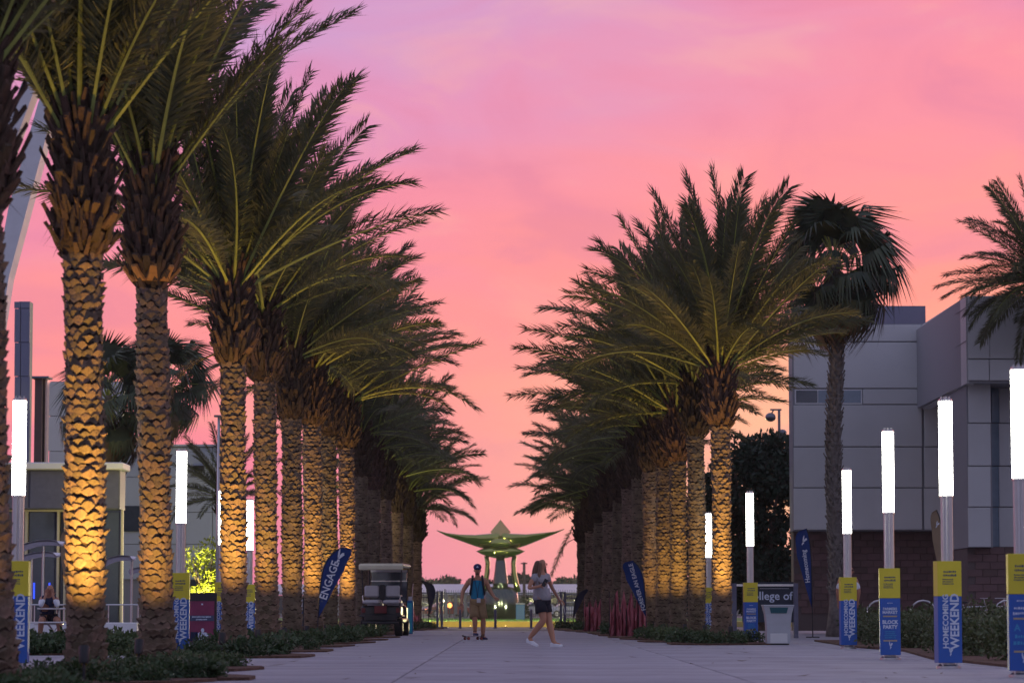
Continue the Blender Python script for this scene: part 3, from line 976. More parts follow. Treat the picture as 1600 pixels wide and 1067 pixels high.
lt = MB(); rl_ = random.Random(55)
for i in range(260):
    x = rl_.uniform(-4.5, 6.3); y = rl_.uniform(28, 100); a = rl_.uniform(0, 6.28); l = rl_.uniform(.04, .16); w = .012
    if abs(x) < 3 and rl_.random() < .6: continue
    c_, sn = math.cos(a), math.sin(a)
    lt.add([(x - c_ * l, y - sn * l, .003), (x - sn * w, y + c_ * w, .006), (x + c_ * l, y + sn * l, rl_.uniform(.004, .02)), (x + sn * w, y - c_ * w, .004)], [(0, 3, 2, 1)])
lt.build('leaf_litter', 'dry_leaflet', kind='stuff', label='dry leaflets scattered over the plaza paving')
# ------------------------------------------------------------------ light columns with banners
BIRD = [[(0, 0), (.10, .02), (.42, .52), (.30, .55), (.34, .66), (.16, .60), (.05, .38)],
        [(.02, .34), (-.06, .70), (-.17, .92), (-.20, .60), (-.13, .25), (-.03, -.02)],
        [(-.03, -.05), (.12, -.02), (.20, -.16), (.08, -.20), (.04, -.46), (-.07, -.30)]]


def bird(parent, c, size, tiltz=0.0, m='sign_white', yoff=0.0015):
    b_ = MB()
    ca, sa = math.cos(tiltz), math.sin(tiltz)
    for poly in BIRD:
        b_.prism([((x * ca - z * sa) * size, (x * sa + z * ca) * size) for x, z in poly], -yoff, yoff)
    o = b_.build('bird_emblem', m, parent, loc=c)
    return o


def scribble(parent, c, w, h, m, seed, rows=1, name='fine_print'):
    r_ = random.Random(seed); b_ = MB()
    for q in range(rows):
        x = -w / 2 * r_.uniform(.75, 1)
        zz = -q * h * 1.8
        xe_ = -x
        while x < xe_:
            l = r_.uniform(.3, .8) * h
            b_.box((x + l / 2, 0, zz + r_.uniform(-.1, .1) * h), (l, .002, h * r_.uniform(.6, 1)))
            x += l + h * .25
    return b_.build(name, m, parent, loc=c)


def light_column(base, rz, kind, label, s=None, Hs=3.3):
    t = thing('light_column', label, 'light column', base, rz, 'glowing light columns beside the plaza')
    k = Hs / 3.3
    ft = MB(); ft.path([(0, 0, 0), (0, 0, .03), (0, 0, .05)], [.15, .15, .11], 20)
    for q in range(4):
        a = q * math.pi / 2 + .78; ft.tube((math.cos(a) * .125, math.sin(a) * .125, .03), (math.cos(a) * .125, math.sin(a) * .125, .06), .012, n=6)
    ft.build('base_plate', 'alu', t)
    # fluted pole
    n = 48; vs = []; zz = [.05, 2.11 * k]
    for z in zz:
        for i in range(n):
            a = 2 * math.pi * i / n
            r0 = .074 - (.010 if i % 6 in (0, 1) else 0) - (.004 if i % 12 == 4 else 0)
            vs.append((math.cos(a) * r0, math.sin(a) * r0, z))
    pl = MB(); pl.add(vs, [(i, (i + 1) % n, (i + 1) % n + n, i + n) for i in range(n)] + [tuple(range(2 * n - 1, n - 1, -1))][:0])
    pl.build('pole', 'alu', t)
    cl_ = MB(); cl_.path([(0, 0, 2.10 * k), (0, 0, 2.125 * k)], [.085, .085], 24); cl_.build('collar', 'alu', t, smooth=False)
    tb = MB(); tb.path([(0, 0, 2.125 * k), (0, 0, 3.29 * k)], [.082, .082], 24, cap=False); tb.build('diffuser', 'tube_glow', t, smooth=True)
    cp = MB(); cp.path([(0, 0, 3.29 * k), (0, 0, 3.32 * k)], [.087, .085], 24)
    for q in range(4): cp.box((.05 * math.cos(q * 1.57), .05 * math.sin(q * 1.57), 3.335 * k), (.02, .02, .03))
    cp.build('cap', 'alu', t)
    # banner: a wrap of two boards
    zt, zy, zb = 1.315 * k, .885 * k, .07 * k
    w, d = .30, .24
    MB().box((0, 0, (zt + zy) / 2), (w, d, zt - zy), bev=.004).build('banner_top', 'sign_yellow', t)
    MB().box((0, 0, (zb + zy) / 2 - .001), (w - .004, d - .004, zy - zb - .002), bev=.004).build('banner_body', 'sign_blue', t)
    fy = -d / 2 - .002
    scribble(t, (0, fy, zt - .13), w * .62, .026, 'sign_ink', 3, 1)
    scribble(t, (0, fy, zt - .175), w * .66, .028, 'sign_ink', 4, 1)
    scribble(t, (-.02, fy, zt - .225), w * .5, .015, 'sign_ink', 5, 3)
    if kind == 'home':
        text('WEEKEND', .150, 'sign_white', t, (.062, fy, (zb + zy) / 2 + .10), tilt=R(90), bold=.004, sx=.96)
        text('HOMECOMING', .098, 'sign_white', t, (-.052, fy, (zb + zy) / 2 + .10), tilt=R(90), bold=.0025, sx=.98)
        bird(t, (0, fy, zb + .12), .085)
    elif kind == 'block':
        z = zy - .07
        scribble(t, (0, fy, z), w * .3, .014, 'sign_white', 8, 1)
        text('FARMERS', .052, 'sign_white', t, (0, fy, z - .085), bold=.0015, sx=.95)
        text('MARKET', .058, 'sign_white', t, (0, fy, z - .135), bold=.0018, sx=.98)
        MB().box((0, fy, z - .19), (.2, .002, .02)).build('bar', 'sign_tan', t)
        text('BLOCK', .072, 'sign_white', t, (0, fy, z - .275), bold=.003, sx=.95)
        text('PARTY', .072, 'sign_white', t, (0, fy, z - .345), bold=.003, sx=.95)
        scribble(t, (0, fy, z - .41), w * .58, .016, 'sign_cyan', 9, 4)
        MB().box((0, fy, z - .54), (.2, .002, .02)).build('bar', 'sign_tan', t)
        bird(t, (0, fy, zb + .12), .085)
    else:
        z = zy - .07
        scribble(t, (0, fy, z), w * .5, .014, 'sign_white', 8, 1)
        scribble(t, (0, fy, z - .08), w * .7, .03, 'sign_white', 12, 2)
        MB().box((0, fy, z - .19), (.2, .002, .02)).build('bar', 'sign_tan', t)
        text('A', .10, 'sign_cyan', t, (-.06, fy, z - .29), bold=.002)
        scribble(t, (0, fy, z - .38), w * .7, .04, 'sign_cyan', 13, 2)
        MB().box((0, fy, z - .54), (.2, .002, .02)).build('bar', 'sign_tan', t)
        bird(t, (0, fy, zb + .12), .085)
    return t


def colm(px, s, kind, label, rz=0):
    b = P(px, YH + HC * s, D(s)); b.z = 0
    return light_column(b, rz, kind, label)


colm(1173, 70.6, 'block', 'light column standing left of the grey bin, before the college sign', .05)
colm(1325.5, 84.5, 'home', 'light column before the fan palm, person in white behind it', .03)
colm(1391, 108, 'block', 'light column wearing the block party banner, third from the right', -.09)
colm(1482, 126.7, 'home', 'light column with the largest weekend banner, next to the frame edge column', .08)
colm(1598, 145.8, 'other', 'tallest light column, cut by the right picture edge', -.08)
colm(25, 127, 'home', 'light column half hidden behind the trunk at the left edge', .05)
colm(281, 96, 'home', 'light column with weekend banner between the orange banded palm and poster', .06)
colm(389, 66, 'home', 'light column glimpsed in the gap right of the amber trunk by the poster', .0)
colm(346, 72, 'home', 'light column just left of the amber trunk by the poster', .0)
colm(1108, 58, 'home', 'light column glimpsed between the two nearest right row trunks', .0)


# ------------------------------------------------------------------ feather flags
def feather_flag(foot_px, foot_py, top_px, top_py, width_px, Y, label, m, words=None, emblem=True, flip=1, tsize=None, tm='flag_white'):
    """sail shaped flag on a curved pole. flip=1: sail to the right of the pole."""
    base = P(foot_px, foot_py, Y)
    z0 = max(0, base.z) if base.z > .4 else 0
    base.z = 0
    t = thing('feather_flag', label, 'flag', base, 0, 'feather flags')
    s = F / CP / Y
    H = (foot_py - top_py) / s
    tx = (top_px - foot_px) / s
    w = width_px / s
    pole = []
    for i in range(25):
        u = i / 24
        pole.append(Vector((tx * (.3 * u * u + .7 * u ** 10), 0, H * u)))
    # outer curve
    top = pole[-1]
    ip = MB(); ip.path([Vector((0, 0, -.02))] + pole, [.014] * 26, 6)
    ip.build('pole', 'black_plastic', t)
    fd = MB(); fd.box((0, 0, .015), (.35, .05, .03)); fd.box((0, 0, .015), (.05, .35, .026)); fd.build('foot', 'black_plastic', t)
    n = 30; m0 = .26
    A = []; B = []
    for i in range(n + 1):
        u = m0 + (1 - m0) * i / n
        v = (u - m0) / (1 - m0)
        pz = H * u; pxx = tx * (.3 * u * u + .7 * u ** 10)
        wd = w * min(1, v / .66) ** .9 * (1 if v < .84 else math.sqrt(max(0, 1 - ((v - .84) / .16) ** 2)))
        A.append((pxx, pz)); B.append((pxx + flip * wd, pz + .02 * v))
    vs = []; fs = []; K = 6
    for i in range(n + 1):
        for k in range(K + 1):
            q = k / K
            x = A[i][0] * (1 - q) + B[i][0] * q; z = A[i][1] * (1 - q) + B[i][1] * q
            y = .035 * math.sin(q * 3.1 + i * .22) * q
            vs.append((x, y, z))
    for i in range(n):
        for k in range(K):
            a = i * (K + 1) + k
            fs.append((a, a + 1, a + K + 2, a + K + 1))
    nn = len(vs)
    vs += [(x, y + .004, z) for x, y, z in vs]
    fs += [tuple(reversed([j + nn for j in f])) for f in fs]
    MB().add(vs, fs).build('sail', m, t, smooth=True)
    ctr = lambda v: ((A[int(v * n)][0] + B[int(v * n)][0]) / 2, (A[int(v * n)][1] + B[int(v * n)][1]) / 2)
    if words:
        (x1, z1), (x2, z2) = ctr(.30), ctr(.82)
        ang = math.atan2(z2 - z1, x2 - x1)
        L_ = math.hypot(x2 - x1, z2 - z1)
        c_ = ctr(.56)
        sz = tsize or .2
        text(words, sz, tm, t, (c_[0], -.05, c_[1]), tilt=ang, bold=sz * .018, sx=.92)
    if emblem:
        c_ = ctr(.86)
        bird(t, (c_[0], -.05, c_[1]), w * .55, tiltz=-.35, m=tm)
    return t


feather_flag(496, 990, 533, 840, 33, 64, 'blue feather flag reading engage, before the amber trunks', 'flag_blue', 'ENGAGE', tsize=.235)
feather_flag(670, 985, 658, 910, 13, 112, 'small dark blue feather flag behind the slim teal board', 'flag_dark', None, emblem=False)
feather_flag(1010, 985, 990, 867, 27, 80, 'blue feather flag with white words across dark right row trunks', 'flag_blue', 'FOREVER AN EAGLE', emblem=False, flip=-1, tsize=.155)
feather_flag(895, 983, 916, 920, 12, 108, 'dark grey feather flag leaning by the right gate', 'flag_dark', None, emblem=False)
feather_flag(1270, 1000, 1262, 831, 22, 78, 'blue feather flag with bird emblem at the building corner', 'flag_blue', 'Homecoming', flip=-1, tsize=.17)
feather_flag(1478, 985, 1466, 784, 16, 74, 'tan feather flag with white bird behind the largest weekend banner', 'flag_tan', None, flip=-1)
feather_flag(108, 985, 104, 818, 14, 78, 'tan feather flag mostly hidden behind the brightest date palm', 'flag_tan', None, flip=-1)

# ------------------------------------------------------------------ right building
YB = 90.0


def PB(px, py, Y=YB): return P(px, py, Y)


bt = thing('panelled_building', 'grey panelled two storey building with brick base on the right', 'building', (PB(1240, 965).x, YB, 0))
ox, oy = bt.location.x, bt.location.y


def bx(px0, px1, py0, py1, Y, depth, m, name, par=bt, proud=0.0, bev=.0, o_=None):
    a = P(px0, py1, Y); c = P(px1, py0, Y)
    b_ = MB(); b_.box(((a.x + c.x) / 2 - (o_ or bt).location.x, Y + depth / 2 - proud - (o_ or bt).location.y, (a.z + c.z) / 2), (c.x - a.x, depth, c.z - a.z), bev=bev)
    return b_.build(name, m, par)


# backing walls (dark joints show between panels)
wall = bx(1240, 1512, 506, 829, YB + .08, 1.2, 'joint', 'wall')
bx(1241, 1446, 478, 506, YB + 2.5, 1, 'roof_grey', 'roof_screen')
cols_ = [1240, 1441, 1512]
rows_ = [507, 530, 602, 632, 696, 762, 828]
rowsA = [507, 534, 607, 632, 698, 762, 828]
for i in range(len(rowsA) - 1):
    segs = [(1240, 1441), (1444, 1500), (1502, 1512)]
    for a, c in segs:
        if i == 2 and a == 1240: segs_ = [(1348, 1441)]
        if i == 2 and a == 1240:
            bx(1348.7, 1441 - .7, rowsA[i] + .8, rowsA[i + 1] - .8, YB, .079, 'panel', 'panel', wall, bev=.012)
        else:
            bx(a + .7, c - .7, rowsA[i] + .8, rowsA[i + 1] - .8, YB, .079, 'panel', 'panel', wall, bev=.012)
wn = bx(1242, 1347, 608, 631.5, YB + .02, .04, 'white_paint', 'window')
for a, c, mm in ((1244, 1277, 'glass'), (1278.5, 1345, 'glass_blue')):
    bx(a, c, 610, 629, YB + .012, .02, mm, 'pane', wn)
bw = bx(1241, 1512, 829.5, 985, YB + .7, .8, 'mortar', 'brick_wall')
bm_ = MB().box((0, 0, 0), (.39, .05, .19), bev=.006).mesh('brick', 'brick')
a = P(1241, 985, YB + .65)
r_ = random.Random(12)
x0w, x1w = P(1241, 900, YB + .65).x, P(1512, 900, YB + .65).x
z1w = P(1241, 829.5, YB + .65).z
x_cnt = 0
kz = 0
while kz * .2 < z1w - .1:
    x = x0w + (.2 if kz % 2 else 0) + .2
    while x < x1w - .2 and x_cnt < 300:
        if kz * .2 > .5:
            link(bm_, 'block', bw, (x - ox, YB + .69 - oy + r_.uniform(-.003, .003), kz * .2 + .1)); x_cnt += 1
        x += .4
    kz += 1
# projecting wing on the right, nearer the camera; its left side wall is seen obliquely
YW = 80.0
xw = P(1512, 600, YW).x
zt1 = P(1512, 462, YW).z; zb1 = P(1512, 598, YW).z
xw0 = P(1441, 600, YB).x
zt0 = P(1441, 508, YB).z
wg = MB(); wg.prism([(xw - ox, zb1), (xw + 8 - ox, zb1), (xw + 8 - ox, zt1), (xw - ox, zt1)], YW + .08 - oy, YB - oy)
wing = wg.build('wing_wall', 'joint', bt)
sp_ = MB()
# oblique side wall between the two facades
vs = [(xw0 - ox, YB - .02 - oy, zb1 - .05), (xw - ox - .02, YW + .02 - oy, zb1), (xw - ox - .02, YW + .02 - oy, zt1 - .02), (xw0 - ox, YB - .02 - oy, zt0)]
sp_.add(vs + [(v[0] + .25, v[1] + .2, v[2]) for v in vs], [(0, 1, 2, 3), (4, 7, 6, 5), (0, 4, 5, 1), (3, 2, 6, 7), (0, 3, 7, 4), (1, 5, 6, 2)])
sp_.build('side_wall', 'panel', bt)
for (fa, fb) in ((.0, .0), ):
    sl = MB()
    for q in (.14, .52):
        z_0 = zb1 - .05 + (zt0 - zb1 + .05) * q if False else (zt0 - (zt0 - zb1) * q); z_1 = zt1 - (zt1 - zb1) * q
        A_ = Vector((xw0 - ox - .004, YB - .06 - oy, z_0)); B_ = Vector((xw - ox - .03, YW - oy, z_1))
        sl.path([A_, B_], [.014, .014], 4)
    sl.build('joint_line', 'joint', bt)
pk = MB(); A_ = P(1441, 509, YB + .5); B_ = P(1512, 463, YB + .5); C_ = P(1512, 509, YB + .5)
pk.prism([(A_.x - ox, A_.z), (C_.x - ox, C_.z), (B_.x - ox, B_.z)], YB + .3 - oy, YB + 1.5 - oy)
pk.build('roof_slope', 'sunset_pink_panel', bt)
wrows = [462, 479.5, 561, 595]
for i in range(3):
    for a, c in ((1512, 1546), (1546, 1640), (1640, 1740)):
        bx(a + .8, c - .8, wrows[i] + .8, wrows[i + 1] - .8, YW, .079, 'panel', 'panel', wing, bev=.012)
pr = bx(1513, 1548, 597, 855, YW + .8, 5, 'joint', 'pier')
for a, c in ((597, 661), (661, 728), (728, 792), (792, 855)):
    bx(1513.4, 1547.6, a + .8, c - .8, YW + .74, .06, 'panel', 'panel', pr, bev=.01)
rc_ = bx(1549, 1760, 597, 855, YW + 2.0, 4, 'joint', 'recess_wall')
for a, c in ((597, 661), (661, 728), (728, 792), (792, 855)):
    for p0, p1, mm in ((1549, 1561, 'glass_blue'), (1561, 1650, 'panel'), (1650, 1750, 'panel')):
        bx(p0 + .6, p1 - .6, a + .8, c - .8, YW + 1.93, .06, mm, 'panel' if mm == 'panel' else 'pane', rc_, bev=.01)
bx(1513, 1760, 856, 985, YW + 1.2, 4, 'mortar', 'base_wall')
bw2 = bpy.data.objects['base_wall']
kz = 0; cnt = 0
x0w, x1w = P(1513, 900, YW + 1.1).x, P(1660, 900, YW + 1.1).x
z1w = P(1513, 856, YW + 1.1).z
while kz * .2 < z1w - .15:
    x = x0w + (.2 if kz % 2 else 0) + .2
    while x < x1w and cnt < 300:
        if kz * .2 > .5:
            link(bm_, 'block', bw2, (x - ox, YW + 1.19 - oy + r_.uniform(-.003, .003), kz * .2 + .1)); cnt += 1
        x += .4
    kz += 1

# pole with floodlight right of the oak
b = P(1220, 985, 112); b.z = 0
fl = thing('floodlight_pole', 'pole with a round floodlight above the dark oak', 'floodlight', b)
zt = P(1220, 640, 112).z
MB().tube((0, 0, -.05), (0, 0, zt), .06, .05, 8).build('pole', 'alu_dark', fl)
MB().box((-.12, 0, zt), (.42, .06, .06)).build('arm', 'alu_dark', fl)
m = MB(); m.ball((-.32, 0, zt - .28), (.2, .2, .17), 12, 8); m.tube((-.2, 0, zt), (-.3, 0, zt - .18), .03, n=6); m.build('lamp_head', 'alu_dark', fl, smooth=True)
m = MB(); m.ball((.12, 0, zt - .85), (.16, .12, .12), 10, 6); m.box((.06, 0, zt - .8), (.2, .05, .05)); m.build('lamp_head', 'alu_dark', fl, smooth=True)

# college sign
ys = 77.0
b = P(1200, 985, ys); b.z = 0
sg = thing('college_sign', 'dark navy sign reading college of in a pale frame', 'sign', b)
sx_ = lambda px: P(px, 920, ys).x - b.x
sz_ = lambda py: P(1200, py, ys).z
MB().box(((sx_(1160) + sx_(1240)) / 2, .06, (sz_(912) + .25) / 2 + .1), (sx_(1240) - sx_(1160), .08, sz_(912) - .35)).build('board', 'sign_navy', sg)
for px in (1147, 1243):
    MB().box((sx_(px), 0, sz_(911) / 2), (.12, .12, sz_(911)), bev=.01).build('post', 'gate_metal', sg)
MB().box(((sx_(1147) + sx_(1243)) / 2, 0, sz_(914)), (sx_(1240) - sx_(1150), .09, .06), bev=.006).build('top_rail', 'alu', sg)
MB().box(((sx_(1187) + sx_(1233)) / 2, .015, sz_(919)), (sx_(1233) - sx_(1187), .01, .016)).build('rule', 'bin_grey', sg)
text('College of', .30, 'sign_white', sg, (sx_(1200.5), .012, sz_(931)), bold=.004, sx=.98)

# bin
b = G(1215.5, 1007)
bn = thing('litter_bin', 'pale grey flared litter bin with teal opening', 'bin', b)
m = MB(); sB = F / CP / b.y
w1, w0, hh = 47 / sB / 2, 36 / sB / 2, 60 / sB
vs = []
for z, w in ((0.03, w0), (hh * .5, w0 * 1.03), (hh * .8, w0 * 1.13), (hh, w1)):
    for (i, j) in ((-1, -1), (1, -1), (1, 1), (-1, 1)): vs.append((i * w, j * w * .9, z))
fs = [(3, 2, 1, 0)]
for a in range(3):
    for i in range(4): fs.append((a * 4 + i, a * 4 + (i + 1) % 4, a * 4 + 4 + (i + 1) % 4, a * 4 + 4 + i))
fs.append((12, 13, 14, 15))
m.add(vs, fs); m.build('body', 'bin_grey', bn)
MB().box((0, 0, .015), (w0 * 1.8, w0 * 1.6, .03)).build('plinth', 'black_plastic', bn)
MB().box((0, 0, hh + .015), (w1 * 2.05, w1 * 1.85, .03), bev=.01).build('lid', 'bin_grey', bn)
m = MB(); z = hh * .86; m.add([(-w1 * .62, -w1 * .93, hh * .97), (w1 * .62, -w1 * .93, hh * .97), (w1 * .52, -w0 * 1.08, hh * .82), (-w1 * .52, -w0 * 1.08, hh * .82)], [(0, 3, 2, 1)])
m.build('opening', 'bin_teal', bn)
MB().box((0, -w0 * .9 - .006, hh * .17), (w0 * 1.5, .012, hh * .25), bev=.004).build('service_panel', 'alu_dark' if False else 'panel', bn)

# bike racks behind the bushes
for i, (px, Y) in enumerate([(1375, 76), (1443, 76), (1575, 74), (1603, 74)]):
    b = P(px, 990, Y); b.z = 0
    o = MB(); pts = [(-.33, 0, 0)] + [(-.33 * math.cos(a), 0, .62 + .33 * math.sin(a)) for a in np.linspace(0, math.pi, 9)] + [(.33, 0, 0)]
    o.path(pts, .025, 8)
    ob = o.build('bike_rack', 'alu', None, smooth=True, loc=b)
    tag(ob, ['metal hoop rack right of the block party banner, nearest to it' if i == 0 else 'metal hoop rack close left of the largest weekend banner' if i == 1 else 'metal hoop rack between the two rightmost banners' if i == 2 else 'metal hoop rack at the right picture edge'][0], 'bike rack', 'hoop racks along the brick wall')


def bicycle(loc, rz, label):
    t = thing('bicycle', label, 'bicycle', loc, rz)
    for x in (-.5, .5):
        w = MB(); w.path([(x + .33 * math.cos(a), 0, .34 + .33 * math.sin(a)) for a in np.linspace(0, 2 * math.pi, 21)], .016, 6, cap=False)
        for k in range(6):
            a = k * math.pi / 6; w.tube((x + .32 * math.cos(a), 0, .34 + .32 * math.sin(a)), (x - .32 * math.cos(a), 0, .34 - .32 * math.sin(a)), .003, n=4)
        w.build('wheel', 'rubber', t)
    f = MB()
    for a, b_ in (((-.5, 0, .34), (-.1, 0, .32)), ((-.1, 0, .32), (-.25, 0, .85)), ((-.25, 0, .78), (.33, 0, .80)), ((-.1, 0, .32), (.35, 0, .72)), ((.3, 0, .95), (.5, 0, .34)), ((-.5, 0, .34), (-.24, 0, .8))):
        f.tube(a, b_, .017, n=6)
    f.build('frame', 'alu', t)
    m = MB(); m.box((-.26, 0, .9), (.24, .12, .05), bev=.02); m.build('saddle', 'black_plastic', t)
    m = MB(); m.tube((.3, -.25, 1.0), (.3, .25, 1.0), .014, n=6); m.tube((.3, 0, .93), (.3, 0, 1.0), .014, n=6); m.build('handlebar', 'alu', t)
    return t


b = P(1520, 985, 75); b.z = 0
bicycle(b, .2, 'pale bicycle parked right of the largest weekend banner')
b = P(1560, 985, 75); b.z = 0
bicycle(b, .9, 'bicycle parked left of the banner at the picture edge')

# ------------------------------------------------------------------ left: terrace, shop, towers
YS = 104.0
sh = thing('shop_pavilion', 'grey glazed pavilion with pale roof edge behind the left palms', 'building', (P(100, 980, YS).x, YS, 0))
q = dict(par=sh, o_=sh)
bx(-60, 192, 722, 733, YS - .6, 2, 'white_paint', 'roof', sh, bev=.03, o_=sh)
bx(-60, 188, 733.5, 795, YS, 1.4, 'roof_grey', 'fascia', sh, o_=sh)
for a, c in ((-60, 45), (46, 118), (119, 187)):
    bx(a + .5, c - .5, 735, 794, YS - .08, .07, 'alu_dark', 'panel', sh, bev=.01, o_=sh)
gl = bx(-60, 188, 796, 984, YS + .6, .8, 'glass', 'glazing', sh, o_=sh)
for a, c in ((-58, 36), (44, 86), (94, 98), (104, 186)):
    bx(a, c, 800, 980, YS + .5, .05, 'glass', 'pane', gl, o_=sh)
for px, w in ((40, 7), (90, 6), (101, 6), (190, 5), (-20, 6)):
    bx(px - w / 2, px + w / 2, 796, 984, YS + .3, .2, 'cream_metal', 'mullion', sh, o_=sh)
bx(-60, 104, 796, 799, YS + .25, .25, 'cream_metal', 'head_rail', sh, o_=sh)
for px in (53, 77):
    bx(px - 1.4, px + 1.4, 910, 935, YS + .42, .03, 'blue_lamp', 'light_strip', sh, o_=sh)

tw = thing('slab_tower', 'tall narrow blue grey panel tower above the pavilion', 'tower', (P(34, 980, 125).x, 125, 0))
sl0 = bx(22, 47, 471, 985, 125.1, .8, 'joint', 'core', tw, o_=tw)
for a, c in ((471, 482), (482, 535), (535, 588), (588, 640), (640, 722), (722, 850)):
    for p0, p1 in ((22, 32), (32, 47)):
        bx(p0 + .2, p1 - .2, a + .4, c - .4, 125, .09, 'roof_grey', 'panel', sl0, bev=.01, o_=tw)
bt2 = thing('brown_tower', 'dark brown tower block beside the narrow blue grey tower', 'tower', (P(60, 980, 128).x, 128, 0))
bx(49, 66, 590, 985, 128, 1.0, 'brick', 'front', bt2, o_=bt2)
bx(66, 74, 592, 985, 128.3, .6, 'sunset_pink_panel', 'corner_panel', bt2, o_=bt2)
bx(47, 76, 587.5, 590, 127.8, 1.2, 'roof_grey', 'parapet', bt2, o_=bt2)
g1 = thing('grey_hall', 'grey hall behind the fan palms on the left', 'building', (P(130, 980, 132).x, 132, 0))
c1 = bx(74, 192, 596, 985, 132.1, 1, 'joint', 'wall', g1, o_=g1)
for a, c in ((597, 650), (650, 705), (705, 800)):
    for p0, p1 in ((75, 115), (115, 155), (155, 192)):
        bx(p0 + .3, p1 - .3, a + .4, c - .4, 132, .09, 'panel', 'panel', c1, bev=.01, o_=g1)
g2 = thing('pale_block', 'pale bluish block behind the light column left of the poster stand', 'building', (P(260, 980, 118).x, 118, 0))
c2 = bx(192, 372, 697, 985, 118.1, 1, 'joint', 'wall', g2, o_=g2)
for a, c in ((698, 745), (745, 800), (800, 850), (850, 905)):
    for p0, p1 in ((193, 240), (240, 290), (290, 332), (332, 371)):
        bx(p0 + .3, p1 - .3, a + .4, c - .4, 118, .09, 'column_lit_panel', 'panel', c2, bev=.01, o_=g2)
bx(192, 372, 694, 697, 117.9, 1.4, 'white_paint', 'roof_edge', g2, o_=g2)
bx(193, 222, 790, 830, 117.95, .06, 'glass', 'window', g2, o_=g2)
bx(250, 340, 906, 984, 117.8, .3, 'glass', 'shop_front', g2, o_=g2)
bx(302, 318, 727, 735, 117.6, .5, 'black_plastic', 'wall_lamp', g2, o_=g2)

# white leaning monument legs, top left
mn = thing('white_monument', 'white leaning twin beams rising behind the two nearest palms', 'monument', (P(30, 985, 95).x, 95, 0))
for pts in ([(-70, 800), (-40, 800), (18, 435), (96, 142), (150, 20), (118, 20), (63, 167), (18, 324)], [(-90, 600), (-68, 600), (14, 262), (60, 138), (100, 30), (84, 30), (36, 140), (-10, 262)]):
    m = MB(); poly = [P(a, c, 95) for a, c in pts]
    m.prism([(p_.x - mn.location.x, p_.z) for p_ in poly], -.5, .5)
    m.build('beam', 'white_paint', mn)

# tall thin street pole left
b = P(339, 1003, 68); b.z = 0
sp = thing('street_pole', 'thin tall metal pole right of the maroon poster stand', 'pole', b)
zt = P(337, 650, 68).z
MB().tube((0, 0, 0), (0, 0, zt), .045, .03, 10).build('shaft', 'alu', sp, smooth=True)
MB().box((-.03, 0, zt), (.16, .08, .05), bev=.01).build('lamp_head', 'alu_dark', sp)

# low white terrace wall
twl = thing('terrace_wall', 'low off white wall behind the picnic table', 'wall', (P(140, 1000, 72).x, 72, 0))
x0, x1 = P(-40, 1000, 72).x - twl.location.x, P(322, 1000, 72).x - twl.location.x
zt = P(100, 972, 72).z
xm = P(215, 1000, 72).x - twl.location.x
MB().box(((x0 + xm) / 2, 0, zt / 2), (xm - x0, .35, zt), bev=.02).build('wall', 'white_paint', twl)
zl = P(100, 997, 72).z
# railing on the wall
m = MB()
for i in range(12):
    x = x0 + (xm - x0) * i / 11; m.tube((x, .05, zt), (x, .05, zt + .42), .014, n=6)
m.tube((x0, .05, zt + .42), (xm, .05, zt + .42), .02, n=6)
m.build('handrail', 'alu', twl)


# shade sails
def shade(px, py, wpx, hpx, Y, label, post_px):
    c = P(px, py, Y); b = P(post_px, 985, Y); b.z = 0
    t = thing('shade_canopy', label, 'canopy', b, 0, 'curved metal canopies on the terrace')
    s = F / CP / Y; w = wpx / s; h = hpx / s
    vs = []; fs = []; nx, ny = 12, 4
    for i in range(nx + 1):
        for j in range(ny + 1):
            u = i / nx * 2 - 1; v = j / ny * 2 - 1
            vs.append((c.x - b.x + u * w / 2, v * .7, c.z + h * (.3 - .35 * u * u + .35 * u) + v * v * .08))
    for i in range(nx):
        for j in range(ny):
            a = i * (ny + 1) + j; fs.append((a, a + ny + 1, a + ny + 2, a + 1))
    n_ = len(vs); vs += [(x, y, z + .05) for x, y, z in vs]; fs += [tuple(reversed([k + n_ for k in f])) for f in fs]
    MB().add(vs, fs).build('shell', 'white_paint', t, smooth=True)
    MB().tube((0, 0, 0), (0, 0, c.z + h * .4), .03, n=8).build('post', 'alu', t)


shade(62, 858, 66, 16, 76, 'upper curved white canopy left of the brightest trunk', 66)
shade(60, 875, 58, 14, 80, 'lower curved canopy tucked under the upper one', 48)
shade(186, 880, 44, 12, 80, 'small curved canopy right of the brightest trunk', 205)
shade(225, 895, 40, 8, 84, 'low canopy between the two lit trunks on the left', 238)

# picnic table
b = G(84, 1003)
pt = thing('picnic_table', 'metal picnic table with bench beside the low white wall', 'table', b)
s = F / CP / b.y
MB().box((.10, 0, .74), (.85, .7, .04), bev=.01).build('table_top', 'alu', pt)
MB().box((-.05, -.62, .44), (.85, .26, .035), bev=.01).build('bench', 'alu', pt)
MB().box((.1, .62, .44), (.85, .26, .035), bev=.01).build('bench', 'alu', pt)
m = MB(); m.tube((.1, 0, 0), (.1, 0, .72), .04, n=8); m.tube((-.05, -.62, .42), (.1, 0, .1), .022, n=6); m.tube((.1, .62, .42), (.1, 0, .1), .022, n=6); m.build('leg', 'alu', pt)

